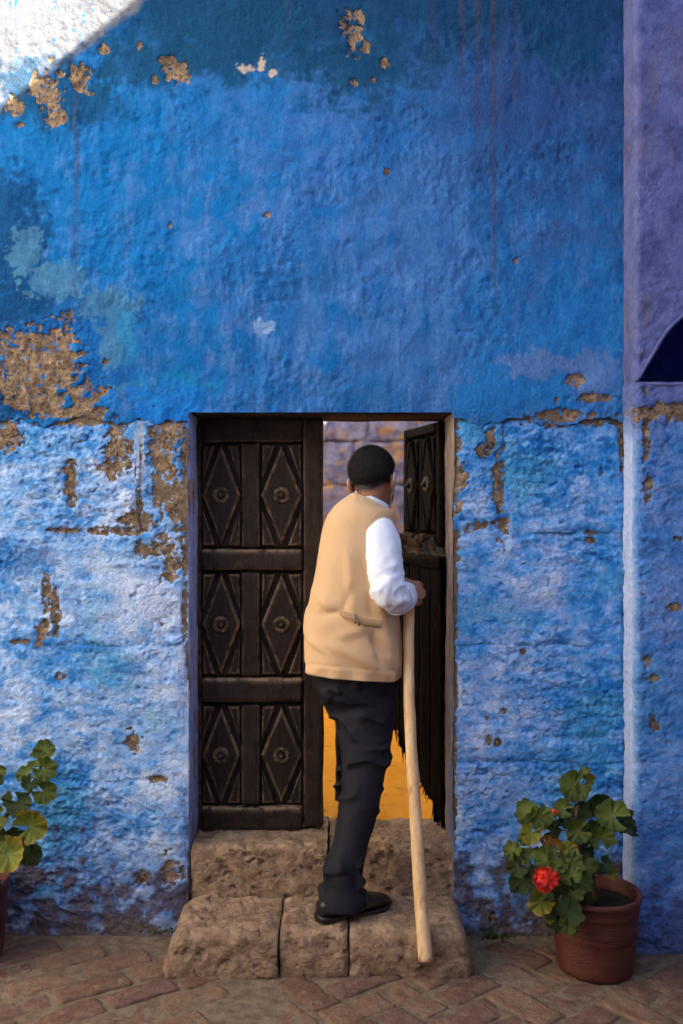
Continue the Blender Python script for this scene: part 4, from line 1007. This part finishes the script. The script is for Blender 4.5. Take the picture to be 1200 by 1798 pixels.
LR = [(575, 170, 92, 0, 3.20, 0, .5), (678, 120, 44, 2, 3.22, .2, .2), (640, 190, 44, 0, 3.17, 0, .3), (335, 285, 72, 0, 3.13, -.5, .6), (520, 280, 58, 0, 3.13, 0, .6), (410, 345, 74, 0, 3.10, -.2, .5), (350, 430, 62, 2, 3.09, -.2, .2),
      (785, 315, 98, 0, 3.15, .1, .5), (865, 355, 74, 1, 3.19, .6, .2), (720, 250, 70, 1, 3.24, .1, .3), (250, 505, 56, 0, 3.10, -.4, .3), (335, 540, 54, 0, 3.09, -.1, .5), (270, 600, 68, 1, 3.10, -.4, .1), (310, 700, 76, 1, 3.10, -.3, .0),
      (605, 415, 72, 0, 3.10, 0, .4), (690, 395, 58, 1, 3.14, 0, .4), (745, 430, 74, 0, 3.11, .2, .2), (450, 460, 36, 3, 3.11, 0, .1), (500, 478, 36, 3, 3.10, .3, .2), (560, 505, 56, 2, 3.09, 0, .2), (430, 565, 76, 0, 3.06, -.1, .7), (500, 590, 70, 0, 3.04, 0, .8),
      (590, 580, 70, 0, 3.05, .1, .7), (670, 610, 62, 0, 3.07, .2, .6), (640, 700, 68, 0, 3.03, .2, .3), (560, 655, 58, 0, 3.02, 0, .6), (395, 805, 78, 2, 3.02, -.2, .1), (452, 895, 28, 2, 3.02, 0, 0), (575, 850, 80, 1, 2.985, .1, .2), (555, 932, 60, 0, 2.98, 0, .4),
      (770, 600, 50, 1, 3.12, .1, .6), (812, 640, 36, 2, 3.12, .3, .2), (605, 755, 56, 0, 3.0, .1, .4), (480, 850, 62, 1, 3.03, -.1, .1), (460, 760, 60, 1, 3.05, -.1, .2), (400, 640, 60, 1, 3.08, -.3, .3), (520, 740, 62, 1, 3.03, 0, .2), (540, 360, 50, 1, 3.16, 0, .3), (640, 300, 60, 1, 3.2, 0, .3),
      (480, 410, 50, 1, 3.15, 0, .3), (660, 500, 52, 1, 3.15, 0, .2), (470, 660, 50, 0, 3.03, 0, .5), (500, 940, 46, 1, 3.0, 0, .1), (840, 290, 50, 1, 3.2, .4, .5), (600, 650, 44, 0, 3.01, 0, .5)]
LR = [(*Z3(a, b_), d, s/3.158*2.05*1.04, mi, nx, nz) for a, b_, s, mi, d, nx, nz in LR]
LR = [(px, py, d, s*.93, mi, nx, nz) for px, py, d, s, mi, nx, nz in LR]
LR += [(px+rl.uniform(-16, 16), py+rl.uniform(-14, 14), d+.025+rl.random()*.03, s*rl.uniform(.6, .9), rl.choice([0, 1, 1, 1]), nx+rl.uniform(-.5, .5), nz+rl.uniform(-.2, .3)) for px, py, d, s, mi, nx, nz in list(LR) if mi < 3 and rl.random() < .75]
s0 = PLR + Vector((.0, .0, .215))
brR = [[s0, s0+Vector((-.02, .0, .10)), W(*Z3(600, 400), 3.18), W(*Z3(640, 180), 3.21)], [s0+Vector((-.02, -.02, 0)), W(*Z3(640, 640), 3.12), W(*Z3(430, 480), 3.14), W(*Z3(360, 330), 3.15)],
       [s0+Vector((-.03, -.03, 0)), W(*Z3(600, 690), 3.06), W(*Z3(520, 780), 3.03), W(*Z3(560, 900), 3.01)], [s0+Vector((.0, .01, .02)), W(*Z3(690, 500), 3.16), W(*Z3(800, 340), 3.18)], [s0, W(*Z3(520, 620), 3.08), W(*Z3(320, 620), 3.12)]]
ger = geranium('geranium', tuple(PLR+Vector((0, 0, .21))), 'bushy geranium with a red flower head growing from the pot by the buttress', LR, brR, 'potted geraniums')
def flower(c, R, n, parent, seed):
    rs = random.Random(seed); V, Fc = [], []
    for k in range(5):
        a0 = 2*math.pi*k/5
        b0 = len(V); V.append((0, 0, 0))
        for i, (s, wd) in enumerate([(.45, .26), (.8, .36), (1., .24)]):
            for t in (-1, 0, 1):
                x, y, z = s, t*wd, .18*s*s - .10*t*t + .1
                V.append((x*math.cos(a0)-y*math.sin(a0), x*math.sin(a0)+y*math.cos(a0), z))
        Fc += [(b0, b0+1, b0+2), (b0, b0+2, b0+3)] + [(b0+1+3*i+j, b0+4+3*i+j, b0+5+3*i+j, b0+2+3*i+j) for i in range(2) for j in range(2)]
    fm_ = mesh('floret', np.array(V), Fc, M_RED, True)
    hd = add('flower_head', ell((0, 0, 0), (R*.35, R*.35, R*.35), Matrix.Translation(c), 12, 8), M_RED, parent, True)
    for k in range(n):
        u = (k+.5)/n; th = math.acos(1-1.75*u); a = k*2.39996
        dv = Vector((math.sin(th)*math.cos(a), -math.cos(th)*.9, math.sin(th)*math.sin(a)+.15)).normalized()
        M = dv.to_track_quat('Z', 'Y').to_matrix().to_4x4() @ Matrix.Rotation(rs.random()*6, 4, 'Z'); M.translation = c + dv*R*rs.uniform(.55, .95)
        link('floret', fm_, hd, M @ Matrix.Scale(R*rs.uniform(.45, .66), 4))
fc = W(*Z3(440, 675), 2.985); flower(fc, .036, 24, ger, 1)
add('flower_stalk', tube(spline([list(fc), list(W(*Z3(500, 720), 3.04)), list(W(*Z3(600, 690), 3.08))], 5), .0025, 7), M_STEM, ger, True)
fc2 = W(*Z3(485, 302), 3.085); flower(fc2, .010, 7, ger, 2)
add('flower_stalk', tube(spline([list(fc2), list(W(*Z3(495, 330), 3.1)), list(W(*Z3(480, 420), 3.14))], 5), .002, 7), M_STEM, ger, True)
Z8 = lambda x, y: (x/6., 1260+y/6.)
LLf = [(480, 325, 105, 0, 3.2, .1, .3), (420, 430, 90, 0, 3.18, -.1, .5), (500, 560, 118, 0, 3.15, .2, .4), (250, 600, 92, 0, 3.17, -.2, .5), (320, 705, 86, 1, 3.14, 0, .5), (490, 790, 120, 0, 3.15, .4, .2), (230, 930, 120, 1, 3.13, -.1, .2), (90, 860, 85, 1, 3.17, -.3, .4),
       (370, 1130, 165, 2, 3.12, .2, .2), (150, 1220, 80, 1, 3.14, 0, .4), (250, 1260, 80, 1, 3.13, 0, .4), (120, 1480, 170, 2, 3.06, 0, .3), (330, 1460, 120, 1, 3.11, .3, .1), (20, 570, 75, 0, 3.16, -.3, .3), (20, 660, 50, 1, 3.15, 0, .1), (-60, 1050, 130, 0, 3.12, 0, .3), (-90, 1300, 140, 1, 3.1, 0, .3), (40, 1350, 90, 0, 3.08, 0, .5),
       (-180, 700, 120, 0, 3.15, 0, .4), (-220, 950, 130, 1, 3.15, 0, .4), (-120, 480, 90, 0, 3.17, 0, .4), (-300, 1200, 130, 0, 3.1, 0, .3), (230, 1380, 90, 1, 3.1, .1, .2)]
LLf = [(*Z8(a, b_), d, s/6*2.3, mi, nx, nz) for a, b_, s, mi, d, nx, nz in LLf]
s1 = PLL + Vector((.03, -.02, .22))
brL = [[s1, W(*Z8(-60, 1250), 3.18), W(*Z8(30, 1080), 3.18), W(*Z8(170, 920), 3.18), W(*Z8(300, 790), 3.19), W(*Z8(400, 650), 3.19), W(*Z8(440, 450), 3.2)],
       [s1, W(*Z8(60, 1400), 3.14), W(*Z8(250, 1300), 3.14)], [s1, W(*Z8(-200, 1100), 3.17), W(*Z8(-120, 700), 3.18)]]
geranium('geranium', tuple(s1), 'yellow-edged leggy geranium without flowers at the left edge of the picture', LLf, brL, 'potted geraniums')
# weeds in the joint between wall and pavement
def weed(px, py, d, n, size, label, seed):
    rs = random.Random(seed); c = W(px, py, d); c.z = max(c.z, -.004)
    o = thing('weed', c, label, 'weed', 'weeds at the foot of the wall'); pet = []
    for k in range(n):
        a = rs.random()*6.28; r = rs.random()**.6*size; p = c + Vector((r*math.cos(a)*1.5, -abs(r*math.sin(a))*.7, .008+rs.random()*size*.9*(1-r/size*.6)))
        nn_ = Vector((rs.uniform(-.5, .5), -.8, 1+rs.uniform(-.4, .4))).normalized(); M = nn_.to_track_quat('Z', 'Y').to_matrix().to_4x4(); M.translation = p
        link('leaf', rs.choice(LM[rs.choice([0, 1, 1])]), o, M @ Matrix.Rotation(rs.random()*6, 4, 'Z') @ Matrix.Scale(size*rs.uniform(.28, .5), 4) @ Matrix.Diagonal((.55, 1, 1, 1)))
        pet.append(tube([c, c.lerp(p, .6)+Vector((0, 0, .006)), p], .0009, 5))
    tag(add('stems', join(pet), M_STEM, o, True), kind='stuff')
weed(866, 1650, 3.30, 26, .050, 'small weed between the step and the geranium pot', 1)
weed(283, 1640, 3.33, 14, .032, 'tiny weed beside the left end of the step', 2)
